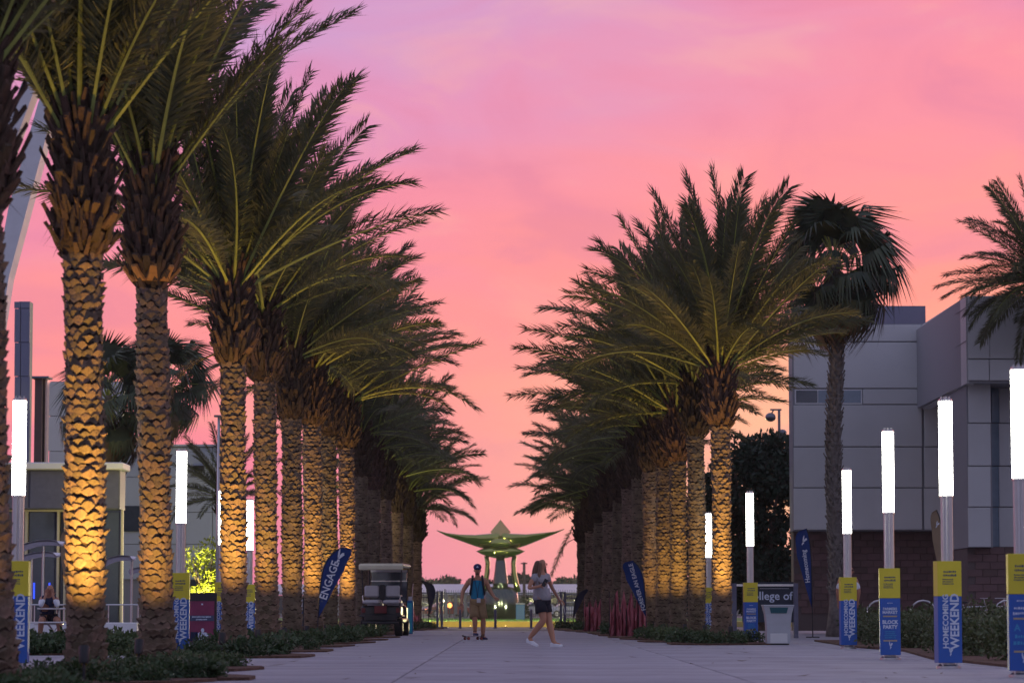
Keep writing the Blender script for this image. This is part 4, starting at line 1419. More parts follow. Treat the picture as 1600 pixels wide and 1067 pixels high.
# poster stand
b = G(315, 1005)
ps = thing('poster_stand', 'black framed maroon poster of seated figures left of a thin pole', 'poster stand', b)
s = F / CP / b.y
wP, hP = 46 / s, 79 / s
MB().box((0, .04, hP / 2), (wP, .08, hP), bev=.008).build('frame', 'black_plastic', ps)
MB().box((-.01, -.003, hP * .435), (wP * .88, .006, hP * .80)).build('poster', 'poster', ps)
m = MB(); m.box((-.01, -.009, hP * .50), (wP * .86, .004, hP * .11)); m.build('dark_band', 'sign_ink', ps)
scribble(ps, (-.01, -.013, hP * .525), wP * .78, .032, 'sign_white', 21, 1)
scribble(ps, (-.01, -.013, hP * .475), wP * .36, .028, 'sign_white', 22, 1)
scribble(ps, (0, -.009, hP * .77), .03, .05, 'sign_white', 23, 1)
m = MB(); m.prism([(-.13, 0), (.13, 0), (.15, .14), (.07, .19), (-.07, .19), (-.15, .14)], -.002, .002, (.02, -.009, hP * .045)); m.ball((.02, -.009, hP * .045 + .235), (.035, .002, .045), 8, 6); m.build('printed_figure', 'sign_white', ps)
m = MB(); m.prism([(-.09, 0), (.09, 0), (.08, .2), (-.07, .2)], -.002, .002, (-wP * .26, -.009, hP * .045)); m.build('printed_figure', 'navy_cloth', ps)

# info kiosks
def kiosk(px, py, wpx, hpx, label, rz, tag_dx):
    b = G(px, py); s = F / CP / b.y
    t = thing('info_board', label, 'info board', b, rz)
    w, h = wpx / s, hpx / s
    MB().box((0, .05, h / 2), (w, .09, h), bev=.01).build('frame', 'black_plastic', t)
    MB().box((-.012, -.001, h * .84), (w * .84, .014, h * .24)).build('header', 'vinyl_white', t)
    MB().box((-.012, -.001, h * .56), (w * .84, .014, h * .31)).build('blue_panel', 'kiosk_blue', t)
    MB().box((-.012, -.001, h * .22), (w * .84, .014, h * .36)).build('teal_panel', 'kiosk_teal', t)
    scribble(t, (-.02, -.01, h * .88), w * .6, .02, 'sign_blue', 31, 2)
    scribble(t, (-.02, -.01, h * .64), w * .6, .02, 'sign_white', 32, 3)
    MB().box((tag_dx, .05, h + .04), (w * .5, .04, .10), bev=.006).build('number_plate', 'vinyl_white', t)


kiosk(465, 1007, 20, 74, 'narrow info board with teal foot between the left trunks', .1, .03)
bk = G(640, 990)
kt = thing('teal_board', 'slim teal board right beside the golf cart', 'info board', bk)
s = F / CP / bk.y
MB().box((0, .04, 26 / s), (11 / s, .08, 52 / s), bev=.01).build('frame', 'kiosk_blue', kt)
MB().box((-.01, -.002, 25 / s), (8 / s, .014, 46 / s)).build('face', 'kiosk_teal', kt)
MB().box((0.02, .04, 55 / s), (6 / s, .03, 6 / s), bev=.004).build('number_plate', 'vinyl_white', kt)
MB().tube((.06, .06, 50 / s), (.10, .06, 78 / s), .008, n=6).build('wand', 'alu', kt)


# ------------------------------------------------------------------ golf cart (seen from behind)
bc = G(600, 993)
sc_ = F / CP / bc.y
gc = thing('golf_cart', 'black golf cart with cream roof and white seats, seen from behind', 'golf cart', bc + Vector((0, .6, 0)), -.06)
hw = .56
m = MB(); m.box((0, 0, 1.93), (1.24, 2.3, .10), bev=.05); m.box((0, -1.17, 1.87), (1.22, .06, .14), bev=.03); m.build('roof', 'cart_cream', gc)
for x in (-1, 1):
    for y in (-.95, .95):
        MB().path([(x * .50, y * (1.05 if y > 0 else 1), .55), (x * .52, y, 1.2), (x * .55, y * .98, 1.88)], .017, 8).build('strut', 'black_plastic', gc)
m = MB(); m.box((0, .1, .42), (1.12, 2.2, .12), bev=.03); m.box((0, 1.0, .62), (1.05, .45, .45), bev=.08); m.build('body', 'cart_black', gc)
m = MB(); m.box((0, -.85, .66), (1.10, .62, .34), bev=.05); m.box((0, -1.14, .50), (.9, .1, .2), bev=.03); m.build('rear_cowl', 'cart_black', gc)
MB().box((0, -1.20, .72), (.34, .03, .20), bev=.03).build('rear_badge', 'red_glow', gc)
for x in (-.28, .28):
    se = MB().box((x, -.45, .93), (.46, .48, .13), bev=.04).build('seat', 'vinyl_white', gc)
    MB().box((x * 1.05, -.72, 1.22), (.40, .10, .32), bev=.04).build('backrest', 'vinyl_white', gc)
    MB().box((x, -1.02, .93), (.44, .34, .09), bev=.03).build('rear_seat', 'vinyl_white', gc)
    MB().box((x, .15, .86), (.42, .42, .10), bev=.03).build('front_seat', 'vinyl_white', gc)
MB().box((0, -.74, 1.2), (.16, .06, .4), bev=.02).build('seat_divider', 'black_plastic', gc)
m = MB(); m.tube((-.52, -.98, 1.10), (-.52, -.5, 1.10), .016, n=6); m.tube((.52, -.98, 1.10), (.52, -.5, 1.10), .016, n=6); m.tube((-.52, -.98, 1.10), (-.5, -1.0, .9), .016, n=6); m.tube((.52, -.98, 1.10), (.5, -1.0, .9), .016, n=6); m.build('grab_rail', 'alu', gc)
m = MB(); m.box((0, 1.12, 1.35), (1.0, .02, .85)); m.build('windshield', 'glass', gc)
m = MB(); m.box((0, 1.08, 1.52), (1.04, .03, .03)); m.box((0, 1.08, 1.80), (1.04, .04, .06)); m.build('windshield_bar', 'alu', gc)
m = MB(); m.path([(-.28 + .17 * math.cos(a), .62 + .06 * math.sin(a), 1.10 + .15 * math.sin(a)) for a in np.linspace(0, 2 * math.pi, 15)], .013, 6, cap=False); m.tube((-.28, .62, 1.10), (-.28, .9, .8), .02, n=6); m.build('steering_wheel', 'black_plastic', gc, smooth=True)
for x in (-.47, .47):
    for y in (-.82, .92):
        wl = MB(); wl.path([(x - .11, y, .24), (x - .09, y, .24), (x + .09, y, .24), (x + .11, y, .24)], [.19, .24, .24, .19], 20)
        w_ = wl.build('wheel', 'rubber', gc, smooth=False)
        MB().path([(x - .115, y, .24), (x + .115, y, .24)], [.12, .12], 12).build('rim', 'alu_dark', w_)
for x in (-.47, .47):
    MB().box((x, -1.17, .70), (.10, .03, .12), bev=.01).build('tail_light', 'red_glow', gc)
    fd = MB(); fd.box((x, -.82, .55), (.26, .66, .05), bev=.02); fd.build('fender', 'cart_black', gc)
MB().box((0, -1.2, .36), (1.0, .05, .07), bev=.02).build('bumper', 'cart_black', gc)
b = G(576, 991)
pn = thing('notice_post', 'small white notice on a post at the left of the golf cart', 'sign', b)
MB().tube((0, 0, 0), (0, 0, 1.0), .02, n=8).build('post', 'alu', pn)
MB().box((0, -.025, .70), (.17, .02, .48), bev=.005).build('notice', 'vinyl_white', pn)

# ------------------------------------------------------------------ red netting at right row feet
def netting(pxs, pys, Y, label, seed):
    r_ = random.Random(seed)
    b = P(pxs[0], 980, Y); b.z = 0
    t = thing('safety_netting', label, 'netting', b, 0)
    n = len(pxs)
    vs = []; fs = []; K = 6
    for i in range(n):
        tp = P(pxs[i], pys[i], Y)
        for k in range(K + 1):
            q = k / K
            vs.append((tp.x - b.x + r_.uniform(-.02, .02) + (.06 * math.sin(i * 2 + q * 3)) * (1 - q), .14 * (1 - q) * ((i % 2) * 2 - 1) + r_.uniform(-.02, .02) + .03, tp.z * q + .02))
    for i in range(n - 1):
        for k in range(K):
            a = i * (K + 1) + k; fs.append((a, a + K + 1, a + K + 2, a + 1))
    o = len(vs); vs += [(x, y + .012, z) for x, y, z in vs]; fs += [tuple(reversed([j + o for j in f])) for f in fs]
    MB().add(vs, fs).build('net', 'pink_net', t)
    m = MB()
    for i in range(0, n, 3):
        tp = P(pxs[i], pys[i], Y); m.tube((tp.x - b.x, .03, 0), (tp.x - b.x, .03, tp.z + .04), .012, n=6)
    m.build('stake', 'black_plastic', t)


rn = random.Random(77)
xs = list(range(912, 942, 3)); netting(xs, [938 + (12 if i % 3 else -4) + rn.uniform(-3, 3) for i in range(len(xs))], 98, 'draped red netting at the far end of the right row', 1)
xs = list(range(952, 1012, 3)); netting(xs, [936 + (18 if i % 4 in (1, 2) else -10) + rn.uniform(-5, 5) for i in range(len(xs))], 80.6, 'draped red netting below the blue forever flag', 2)
xs = list(range(645, 656, 3)); netting(xs, [952 + rn.uniform(-6, 12) for i in range(len(xs))], 108, 'small piece of red netting right of the teal board', 3)

# ------------------------------------------------------------------ gates, bollards, far fence
def gate(px0, px1, pyt, Y, label):
    b = P((px0 + px1) / 2, 980, Y); b.z = 0
    t = thing('metal_gate', label, 'gate', b, 0)
    x0, x1 = P(px0, 940, Y).x - b.x, P(px1, 940, Y).x - b.x
    zt = P(px0, pyt, Y).z
    for x in np.linspace(x0, x1, max(2, int((x1 - x0) / 1.2) + 1)):
        MB().box((x, 0, zt / 2), (.05, .05, zt), bev=.005).build('post', 'gate_metal', t)
    m = MB()
    for z in (zt - .02, zt * .86, zt * .5, .15): m.box(((x0 + x1) / 2, 0, z), (x1 - x0, .03, .035))
    m.build('rail', 'gate_metal', t)
    m = MB(); x = x0
    while x < x1: m.box((x, .0, zt / 2), (.012, .016, zt)); x += .11
    m.build('pickets', 'fence_metal', t, kind='stuff')
    return t


def gatepost(px, w, pyt, Y, label):
    b = P(px, 981, Y); b.z = 0
    t = thing('gate_post', label, 'post', b, 0, 'thick gate posts')
    s = F / CP / Y; zt = P(px, pyt, Y).z
    for x in (-.07, .07): MB().box((x * w, 0, zt / 2 + .02), (.10, .12, zt), bev=.01).build('upright', 'gate_metal', t)
    MB().box((0, 0, .03), (.62, .5, .06), bev=.015).build('foot', 'gate_metal', t)
    MB().box((0, 0, zt + .03), (.28, .15, .04), bev=.01).build('cap', 'gate_metal', t)


gate(600, 684, 925, 118, 'left picket gate standing open at the end of the plaza')
gate(884, 1010, 927, 118, 'right picket gate at the end of the plaza')
gatepost(687, 1.2, 925, 117.2, 'thick double gate post on the left, beside the skateboarder')
gatepost(879, 1.0, 926, 117.2, 'thick double gate post on the right, behind the walking woman')
for i, px in enumerate((719, 774, 830)):
    b = P(px, 981, 117); b.z = 0
    m = MB(); m.path([(0, 0, 0), (0, 0, .02), (0, 0, .03), (0, 0, .70), (0, 0, .74)], [.07, .07, .05, .05, .02], 10)
    o = m.build('bollard', 'gate_metal', None, loc=b)
    tag(o, ['thin bollard left of the skateboarder', 'thin bollard between skateboarder and walking woman', 'thin bollard just left of the walking woman'][i], 'bollard', 'thin bollards across the plaza end')

YF = 252.0
ff = thing('picket_fence', 'tall dark picket fence behind the sculpture lawn', 'fence', (0, YF, 0))
x0, x1 = -14, 14
zt = P(800, 921, YF).z
m = MB(); x = x0
while x < x1: m.box((x, 0, zt / 2), (.035, .035, zt)); x += .19
m.build('pickets', 'fence_metal', ff, kind='stuff')
m = MB()
for z in (zt * .88, zt * .15): m.box((0, 0, z), (x1 - x0, .05, .06))
m.build('rails', 'fence_metal', ff)
for i, x in enumerate(np.arange(x0, x1 + .1, 2.8)):
    MB().box((x, 0, (zt + .06) / 2), (.11, .11, zt + .06)).build('post', 'fence_metal', ff)
# dark shorter posts before it
for i, px in enumerate((697, 712, 727)):
    b = P(px, 966, 240); b.z = 0
    o = MB().box((0, 0, 1.0), (.26, .26, 2.0), bev=.03).build('stone_post', 'gate_metal', None, loc=b)
    tag(o, ['square dark post nearest the left gate post', 'square dark post second from the left gate post', 'square dark post closest to the skateboarders arm'][i], 'post', 'short square posts on the lawn')
b = P(821, 964, 236); b.z = 0
m = leaf_cloud(700, [((0, 0, z), (.28, .28, .3)) for z in (.3, .7, 1.1, 1.5)], .16, random.Random(3))
tag(m.build('conifer', 'oak_leaf', None, loc=b), 'narrow clipped evergreen just right of the sculpture base', 'shrub')
b = P(813, 966, 212); b.z = 0
uf = thing('plaque_stand', 'pale blue plaque stand on the lawn right of the sculpture', 'plaque', b)
MB().box((0, 0, .55), (.62, .25, 1.1), bev=.03).build('body', 'kiosk_blue', uf)
MB().box((0, -.02, 1.13), (.66, .3, .08), bev=.02).build('top', 'bin_grey', uf)

# hangar and parked cars
hg = thing('low_hangar', 'long low building with lavender roof beyond the fence', 'building', (0, 400, 0))
zr_ = P(800, 912, 420).z; ze = P(800, 925, 400).z
m = MB(); m.prism([(0, 0), (1, 0)], 0, 0) if False else None
m = MB(); m.add([(-90, -2, ze), (90, -2, ze), (90, 22, zr_), (-90, 22, zr_), (-90, -2, ze - .35), (90, -2, ze - .35)], [(0, 1, 2, 3), (4, 5, 1, 0)])
m.build('roof', 'panel', hg)
m = MB(); m.box((0, 12, (ze - .4) / 2), (178, 20, ze - .4)); m.build('wall', 'panel', hg)
for i in range(46):
    MB().box((-67 + i * 3, 1.9, (ze - .4) * .48), (1.9, .15, (ze - .4) * .75)).build('window', 'glass', hg)
for i in range(5):
    MB().box((-9 + i * 4.4, 1.75, ze * .62), (.5, .1, .25)).build('wall_lamp', 'white_lamp', hg)


def car(px, Y, m_, label, rz=0):
    b = P(px, 960, Y); b.z = 0.0
    t = thing('parked_car', label, 'car', b, rz, 'cars parked beyond the fence')
    prof = [(-2.2, .35), (-2.25, .75), (-1.9, .92), (-1.45, 1.0), (-.85, 1.42), (.55, 1.45), (1.2, 1.02), (2.0, .86), (2.25, .7), (2.25, .35)]
    MB().prism(prof, -.85, .85).build('body', m_, t)
    MB().prism([(-1.25, 1.02), (-.8, 1.36), (.5, 1.38), (1.0, 1.02)], -.865, .865).build('windows', 'glass', t)
    for x in (-1.4, 1.4):
        for y in (-.8, .8):
            w = MB(); w.path([(x, y - .11, .33), (x, y + .11, .33)], .33, 14); ww = w.build('wheel', 'rubber', t)
            MB().path([(x, y - .12, .33), (x, y + .12, .33)], .2, 10).build('rim', 'alu', ww)
    MB().box((-2.2, -.6, .72), (.1, .3, .12)).build('tail_light', 'amber_lamp' if 'orange' in label else 'red_glow', t)
    MB().box((2.2, -.6, .68), (.1, .3, .12)).build('headlight', 'vinyl_white', t)


car(700, 275, 'car_red', 'red parked car left of the skateboarder with orange lamp', 0.3)
car(742, 290, 'car_silver', 'silver parked car behind the skateboarder', .1)
car(845, 278, 'car_silver', 'silver parked car behind the walking woman', .1)
car(893, 276, 'car_white', 'white parked car seen through the right gate', .05)
car(655, 280, 'car_white', 'white parked car behind the left gate', .05)
b = P(704, 948, 270)
lp = thing('lantern_post', 'glowing orange lantern on a short post beyond the fence', 'lamp', (b.x, 266, 0))
MB().tube((0, 0, 0), (0, 0, 1.0), .05, n=8).build('post', 'fence_metal', lp)
MB().ball((0, 0, 1.1), .22, 12, 8).build('globe', 'amber_lamp', lp)

# utility pole
b = P(819, 940, 380); b.z = 0
up = thing('utility_pole', 'dark utility pole with cross arms on the skyline', 'pole', b)
zt = P(819, 878, 380).z
MB().tube((0, 0, 0), (0, 0, zt), .22, .16, 8).build('pole', 'bark', up)
for z in (zt - .15, zt - 1.6, zt - 2.2): MB().box((0, 0, z), (1.1 if z < zt - 1 else .8, .2, .16)).build('cross_arm', 'bark', up)

# ------------------------------------------------------------------ sculpture
YA = 225.0
b = P(782, 966, YA); b.z = 0
sa_ = F / CP / YA
sc0 = thing('steel_sculpture', 'polished steel winged sculpture on a rounded base at the plaza end', 'sculpture', b)


def q_(px, py): return ((px - 782) / sa_, (952 - py) / sa_ + HC)


# wing: loft of cross sections along x. each section: leading/top line & belly
def loft(sections, name, m='chrome_lawn_tint', n=16):
    vs = []; fs = []
    for (x, zc, hz_u, hz_d, dy, yc) in sections:
        for k in range(n):
            a = 2 * math.pi * k / n
            ca, sn = math.cos(a), math.sin(a)
            vs.append((x, yc + ca * dy, zc + (hz_u if sn > 0 else hz_d) * abs(sn) ** .8 * (1 if sn > 0 else -1)))
    for i in range(len(sections) - 1):
        for k in range(n):
            j = (k + 1) % n; fs.append((i * n + k, i * n + j, (i + 1) * n + j, (i + 1) * n + k))
    fs.append(tuple(range(n - 1, -1, -1))); o = (len(sections) - 1) * n; fs.append(tuple(range(o, o + n)))
    return MB().add(vs, fs).build(name, m, sc0, smooth=True)


top = [(-100, 828), (-85, 832), (-65, 834.5), (-40, 835), (-18, 833), (0, 831), (18, 833), (40, 834), (65, 832), (85, 830), (100, 826)]
bot = [(-100, 829), (-85, 837), (-65, 844), (-40, 853), (-18, 859), (0, 860), (18, 859), (40, 852), (65, 842), (85, 834), (100, 827)]
sec = []
for (xa, ya), (xb, yb) in zip(top, bot):
    x, zt = q_(782 + xa, ya); _, zb = q_(782 + xa, yb)
    zc = zt - (zt - zb) * .15
    sec.append((x, zc, zt - zc, zc - zb, .25 + 1.2 * (1 - abs(xa) / 104) ** .8, .4))
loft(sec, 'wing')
# raised beak / ridge in the middle
m = MB()
pts_ = [q_(782, 812), q_(795, 829), q_(770, 829)]
ap = q_(782, 812); l_ = q_(766, 831); r__ = q_(798, 831); bt_ = q_(782, 850)
vs = [(ap[0], -.5, ap[1]), (l_[0], .2, l_[1]), (bt_[0], -1.35, bt_[1] + .15), (r__[0], .2, r__[1]), (ap[0], 1.4, ap[1] - .5), (q_(782, 838)[0], -1.25, q_(782, 838)[1])]
m.add(vs, [(0, 1, 5), (1, 2, 5), (0, 5, 3), (5, 2, 3), (0, 4, 1), (0, 3, 4), (1, 4, 3, 2)])
m.build('head_ridge', 'chrome_lawn_tint', sc0)
m = MB(); c = q_(782, 849); m.ball((c[0], -1.25, c[1]), (17 / sa_, .5, 7.5 / sa_), 18, 10); m.build('head_lens', 'chrome_lawn_tint', sc0, smooth=True)
sec = []
for xa, h in ((-38, .3), (-30, 4.5), (-20, 8), (-8, 10.5), (8, 10.5), (20, 8), (30, 4.5), (38, .3)):
    x, zc = q_(782 + xa, 861)
    sec.append((x, zc, h * .75 / sa_, h * 1.05 / sa_, .15 + .9 * (h / 10.5), -.1))
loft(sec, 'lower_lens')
for sg_ in (-1, 1):
    m = MB(); pp = [(22, 868), (20, 880), (21, 895), (24, 910), (27, 925)]
    m.path([(q_(782 + sg_ * x, y)[0], .1, q_(782 + sg_ * x, y)[1]) for x, y in pp], [4.0 / sa_, 3.8 / sa_, 4.0 / sa_, 4.4 / sa_, 5.2 / sa_], 12)
    m.build('leg', 'chrome_lawn_tint', sc0, smooth=True)
m = MB(); pp = [(868, 6), (880, 8.0), (895, 9.5), (908, 11.5), (918, 12), (925, 8)]
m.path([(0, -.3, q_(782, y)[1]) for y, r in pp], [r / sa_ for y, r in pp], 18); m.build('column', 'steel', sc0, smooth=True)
m = MB(); n = 28; vs = []; fs = []
prof = [(0.0, 23), (.35, 26.5), (.9, 27.5), (1.5, 28), (2.0, 26), (2.35, 20), (2.5, 10)]
for z, r in prof:
    for k in range(n):
        a = 2 * math.pi * k / n; vs.append((math.cos(a) * r / sa_, math.sin(a) * r / sa_ * .8, z))
for i in range(len(prof) - 1):
    for k in range(n):
        j = (k + 1) % n; fs.append((i * n + k, i * n + j, (i + 1) * n + j, (i + 1) * n + k))
fs.append(tuple(range((len(prof) - 1) * n, len(prof) * n)))
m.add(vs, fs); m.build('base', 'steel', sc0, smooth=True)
# floodlights on the lawn for the sculpture
for i, (dx_, dy_, pw, cl3) in enumerate(((-3.2, -6, 1300, (1, .93, .5)), (3.2, -6, 1300, (1, .93, .5)))):
    L0 = b + Vector((dx_, dy_, 0))
    tt = spotlight(L0, b + Vector((0, 0, 4)), pw, ['lawn floodlight left of the sculpture', 'lawn floodlight right of the sculpture'][i], color=cl3, cone=80, size=.12)
# added lamps, out of view behind the palm rows, brighten the lawn
for i, (px, Y, pw) in enumerate(((640, 150, 9000), (618, 180, 9000), (932, 150, 9000), (952, 180, 9000))):
    L0 = P(px, 975, Y); L0.z = 0
    tt = thing('added_lawn_lamp', ['added lamp on the lawn nearest behind the left row', 'added lamp on the lawn farther behind the left row', 'added lamp on the lawn nearest behind the right row', 'added lamp on the lawn farther behind the right row'][i], 'lamp', L0, 0, 'added lamps on the lawn')
    MB().tube((0, 0, 0), (0, 0, 1.3), .04, n=8).build('post', 'black_plastic', tt)
    MB().box((0, 0, 1.35), (.24, .24, .06), bev=.02).build('hood', 'black_plastic', tt)
    ld = bpy.data.lights.new('lamp', 'POINT'); ld.energy = pw; ld.color = (1, .95, .45); ld.shadow_soft_size = .2
    lo = bpy.data.objects.new('lamp', ld); col.objects.link(lo); lo.parent = tt; lo.location = (0, -.1, 1.2)
for i, px in enumerate((676, 735, 790, 858)):  # added lamps with made-up fixtures light the kerb face
    L0 = P(px, 975, 123.4); L0.z = -.02
    spotlight(L0, L0 + Vector((0, 3, .12)), 80, ['added kerb lamp behind the left gate post', 'added kerb lamp behind the skateboarder', 'added kerb lamp in the middle of the plaza end', 'added kerb lamp behind the walking woman'][i], color=(1, .78, .22), cone=150, h=.07, size=.04)


# ------------------------------------------------------------------ people
def skin_mesh(name, verts, edges, radii, m, sub=2):
    me = bpy.data.meshes.new(name); me.from_pydata(verts, edges, []); me.update()
    o = bpy.data.objects.new(name + '_src', me); col.objects.link(o)
    md = o.modifiers.new('s', 'SKIN'); md.use_smooth_shade = True
    sv = me.skin_vertices[0].data
    for i, r in enumerate(radii):
        sv[i].radius = (r, r) if not hasattr(r, '__len__') else r
    sv[0].use_root = True
    ms = o.modifiers.new('b', 'SUBSURF'); ms.levels = sub; ms.render_levels = sub
    dg = bpy.context.evaluated_depsgraph_get()
    nm = bpy.data.meshes.new_from_object(o.evaluated_get(dg))
    bpy.data.objects.remove(o)
    nm.name = name
    nm.materials.clear(); nm.materials.append(MAT[m])
    nm.polygons.foreach_set('use_smooth', [True] * len(nm.polygons))
    return nm


def chain(V, E, Rr, start, pts, rads):
    last = start
    for p, r in zip(pts, rads):
        V.append(tuple(p)); Rr.append(r); i = len(V) - 1
        if last is not None: E.append((last, i))
        last = i
    return last


def merge_meshes(target, others):
    import bmesh
    bm = bmesh.new(); bm.from_mesh(target)
    for o in others: bm.from_mesh(o)
    bm.to_mesh(target); bm.free()
    target.polygons.foreach_set('use_smooth', [True] * len(target.polygons))


def hand_fingers(wrist, palm, side, r=.0085):
    """five small tapered fingers beyond the palm"""
    m = MB(); w = Vector(wrist); p = Vector(palm); d = (p - w).normalized()
    s_ = d.cross(Vector((0, 1, 0)));
    if s_.length < .2: s_ = d.cross(Vector((1, 0, 0)))
    s_.normalize(); nrm = s_.cross(d).normalized()
    for i, (o_, l_) in enumerate(((-.028, .060), (-.010, .074), (.010, .072), (.027, .058))):
        a = p + s_ * o_ * 1.0
        m.path([a - d * .02, a + d * l_ * .5, a + d * l_ * .85 + nrm * .012 * side, a + d * l_ * 1.0 + nrm * .026 * side], [r, r, r * .85, r * .6], 6)
    a = w + d * .03 - s_ * .02
    m.path([a, a - s_ * .03 + d * .02, a - s_ * .042 + d * .045], [r * 1.2, r * 1.05, r * .7], 6)
    return m


def person(base, rz, label, J, skin, H=1.75, sex='m', face_dir=(0, -1, 0)):
    """J: joint dict in metres, person faces -Y"""
    t = thing('person', label, 'person', base, rz)
    V = []; E = []; Q = []
    pel = chain(V, E, Q, None, [J['pelvis']], [(.155, .115)])
    ch = chain(V, E, Q, pel, [J['waist'], J['chest'], J['neck0']], [(.145 if sex == 'm' else .115, .10), (.185 if sex == 'm' else .135, .12), (.08, .07)])
    head = chain(V, E, Q, ch, [J['neck1'], J['head0'], J['head1'], J['head2']], [.052, (.068, .078), (.076, .092), (.055, .062)])
    for sd in 'LR':
        chain(V, E, Q, 2, [J['sh' + sd], J['el' + sd], J['wr' + sd], J['pa' + sd]],
              [.072 if sex == 'm' else .050, .054 if sex == 'm' else .038, .036 if sex == 'm' else .028, (.040, .026)])
        h_ = Vector(J['hi' + sd]); k_ = Vector(J['kn' + sd]); a_ = Vector(J['an' + sd]); to = Vector(J['to' + sd])
        calf = k_.lerp(a_, .32); th = h_.lerp(k_, .45)
        chain(V, E, Q, 0, [h_, th, k_, calf, a_, a_.lerp(to, .4) + Vector((0, 0, -.02)), to], [.10, .092, .066, .070, .043, .042, .030])
    body = skin_mesh('body', V, E, Q, skin)
    ex = []
    for sd, k in (('L', 1), ('R', -1)):
        f = hand_fingers(J['wr' + sd], J['pa' + sd], k)
        ex.append(f.mesh('f', skin))
    hc = (Vector(J['head0']) + Vector(J['head1'])) / 2
    fd = Vector(face_dir).normalized(); sdv = fd.cross(Vector((0, 0, 1))).normalized()
    nose = MB(); nb = hc + fd * .086
    nose.path([nb + Vector((0, 0, .025)), nb + fd * .012 + Vector((0, 0, -.002)), nb + fd * .004 + Vector((0, 0, -.016))], [.007, .013, .010], 6)
    for s_ in (-1, 1): nose.ball(hc + sdv * s_ * .078 + Vector((0, 0, .0)), (.012, .02, .03), 8, 6)
    ex.append(nose.mesh('n', skin))
    merge_meshes(body, ex)
    for e_ in ex: bpy.data.meshes.remove(e_)
    link(body, 'body', t)
    ey = MB()
    for s_ in (-1, 1): ey.ball(hc + fd * .084 + sdv * s_ * .031 + Vector((0, 0, .018)), (.011, .008, .006), 8, 6)
    ey.build('eyes', 'hair_dark', t)
    mo = MB(); mo.ball(hc + fd * .084 + Vector((0, 0, -.042)), (.022, .008, .006), 8, 6); mo.build('mouth', 'wheel_red', t)
    return t, V


def garment(t, name, pts_edges_r, m, sub=2):
    V, E, Q = pts_edges_r
    link(skin_mesh(name, V, E, Q, m, sub), name, t)


def shoe(t, an, to, m, sole='shoe_white', hgt=.0):
    an = Vector(an); to = Vector(to); d = to - an; d.z = 0
    if d.length < .02: d = Vector((0, -.1, 0))
    d.normalize(); s_ = d.cross(Vector((0, 0, 1)))
    z0 = min(an.z - .07, to.z - .03)
    heel = an - d * .055; tip = heel + d * .27
    slope = (to.z - .03) - (an.z - .08)
    vs = []; n = 10; secs = [(0, .035, .075), (.05, .042, .09), (.12, .043, .075), (.19, .05, .055), (.245, .042, .042), (.27, .02, .025)]
    for x, w, h in secs:
        c = heel + d * x; zz = (an.z - .08) + slope * x / .25
        for k in range(n):
            a = 2 * math.pi * k / n
            vs.append(c + s_ * math.cos(a) * w + Vector((0, 0, zz - c.z + h * .5 + math.sin(a) * h * .5)))
    fs = []
    for i in range(len(secs) - 1):
        for k in range(n): j = (k + 1) % n; fs.append((i * n + k, i * n + j, (i + 1) * n + j, (i + 1) * n + k))
    fs.append(tuple(range(n))); o = (len(secs) - 1) * n; fs.append(tuple(range(o + n - 1, o - 1, -1)))
    sh_ = MB().add(vs, fs).build('shoe', m, t, smooth=True)
    so = MB(); vs = []
    for x, w, h in secs:
        c = heel + d * x; zz = (an.z - .08) + slope * x / .25
        for sgn in (-1, 1):
            for dz_ in (-.004, .018): vs.append(c + s_ * sgn * (w * .98) + Vector((0, 0, zz - c.z + dz_)))
    fs = []
    for i in range(len(secs) - 1):
        a = i * 4; fs += [(a, a + 4, a + 5, a + 1), (a + 2, a + 3, a + 7, a + 6), (a, a + 2, a + 6, a + 4), (a + 1, a + 5, a + 7, a + 3)]
    fs += [(0, 1, 3, 2), (20, 22, 23, 21)]
    so.add(vs, fs); so.build('sole', sole, sh_)


# --- skateboarder: faces the camera, left foot (his right) on the board
bm0 = G(746, 999)
J = dict(pelvis=(.0, .0, .90), waist=(.0, -.03, 1.08), chest=(.0, -.06, 1.32), neck0=(0, -.06, 1.47), neck1=(0, -.08, 1.54), head0=(0, -.10, 1.61), head1=(0, -.11, 1.69), head2=(0, -.10, 1.77),
         shL=(.19, -.06, 1.42), elL=(.30, -.03, 1.17), wrL=(.41, -.12, 1.01), paL=(.46, -.15, .98),
         shR=(-.19, -.06, 1.42), elR=(-.35, -.02, 1.17), wrR=(-.38, -.10, .90), paR=(-.37, -.13, .83),
         hiL=(.09, 0, .86), knL=(.14, -.06, .48), anL=(.13, .05, .09), toL=(.20, -.10, .04),
         hiR=(-.09, 0, .87), knR=(-.06, -.16, .52), anR=(-.06, -.05, .18), toR=(-.02, -.20, .14))
man, V_ = person(bm0, 0, 'man on a skateboard in blue tank top, khaki shorts and dark cap', J, 'skin_tan')
V = [(0, 0, .88), (0, -.03, 1.06), (0, -.06, 1.24), (0, -.06, 1.39), (.12, -.055, 1.45), (-.12, -.055, 1.45)]
E = [(0, 1), (1, 2), (2, 3), (3, 4), (3, 5)]
garment(man, 'tank_top', (V, E, [(.180, .14), (.172, .135), (.195, .142), (.16, .12), (.055, .07), (.055, .07)]), 'tank_blue')
def shorts(t, zt, legs, m, rw, rl):
    q = MB(); q.path([(0, 0, zt), (0, 0, zt - .06), (0, 0, zt - .14), (0, 0, zt - .19)], [rw * .94, rw, rw * 1.02, rw * .7], 20, flat=.80)
    for pts in legs: q.path(pts, [rl * .92] + [rl] * (len(pts) - 2) + [rl * 1.08], 16)
    q.build('shorts', m, t, smooth=True)


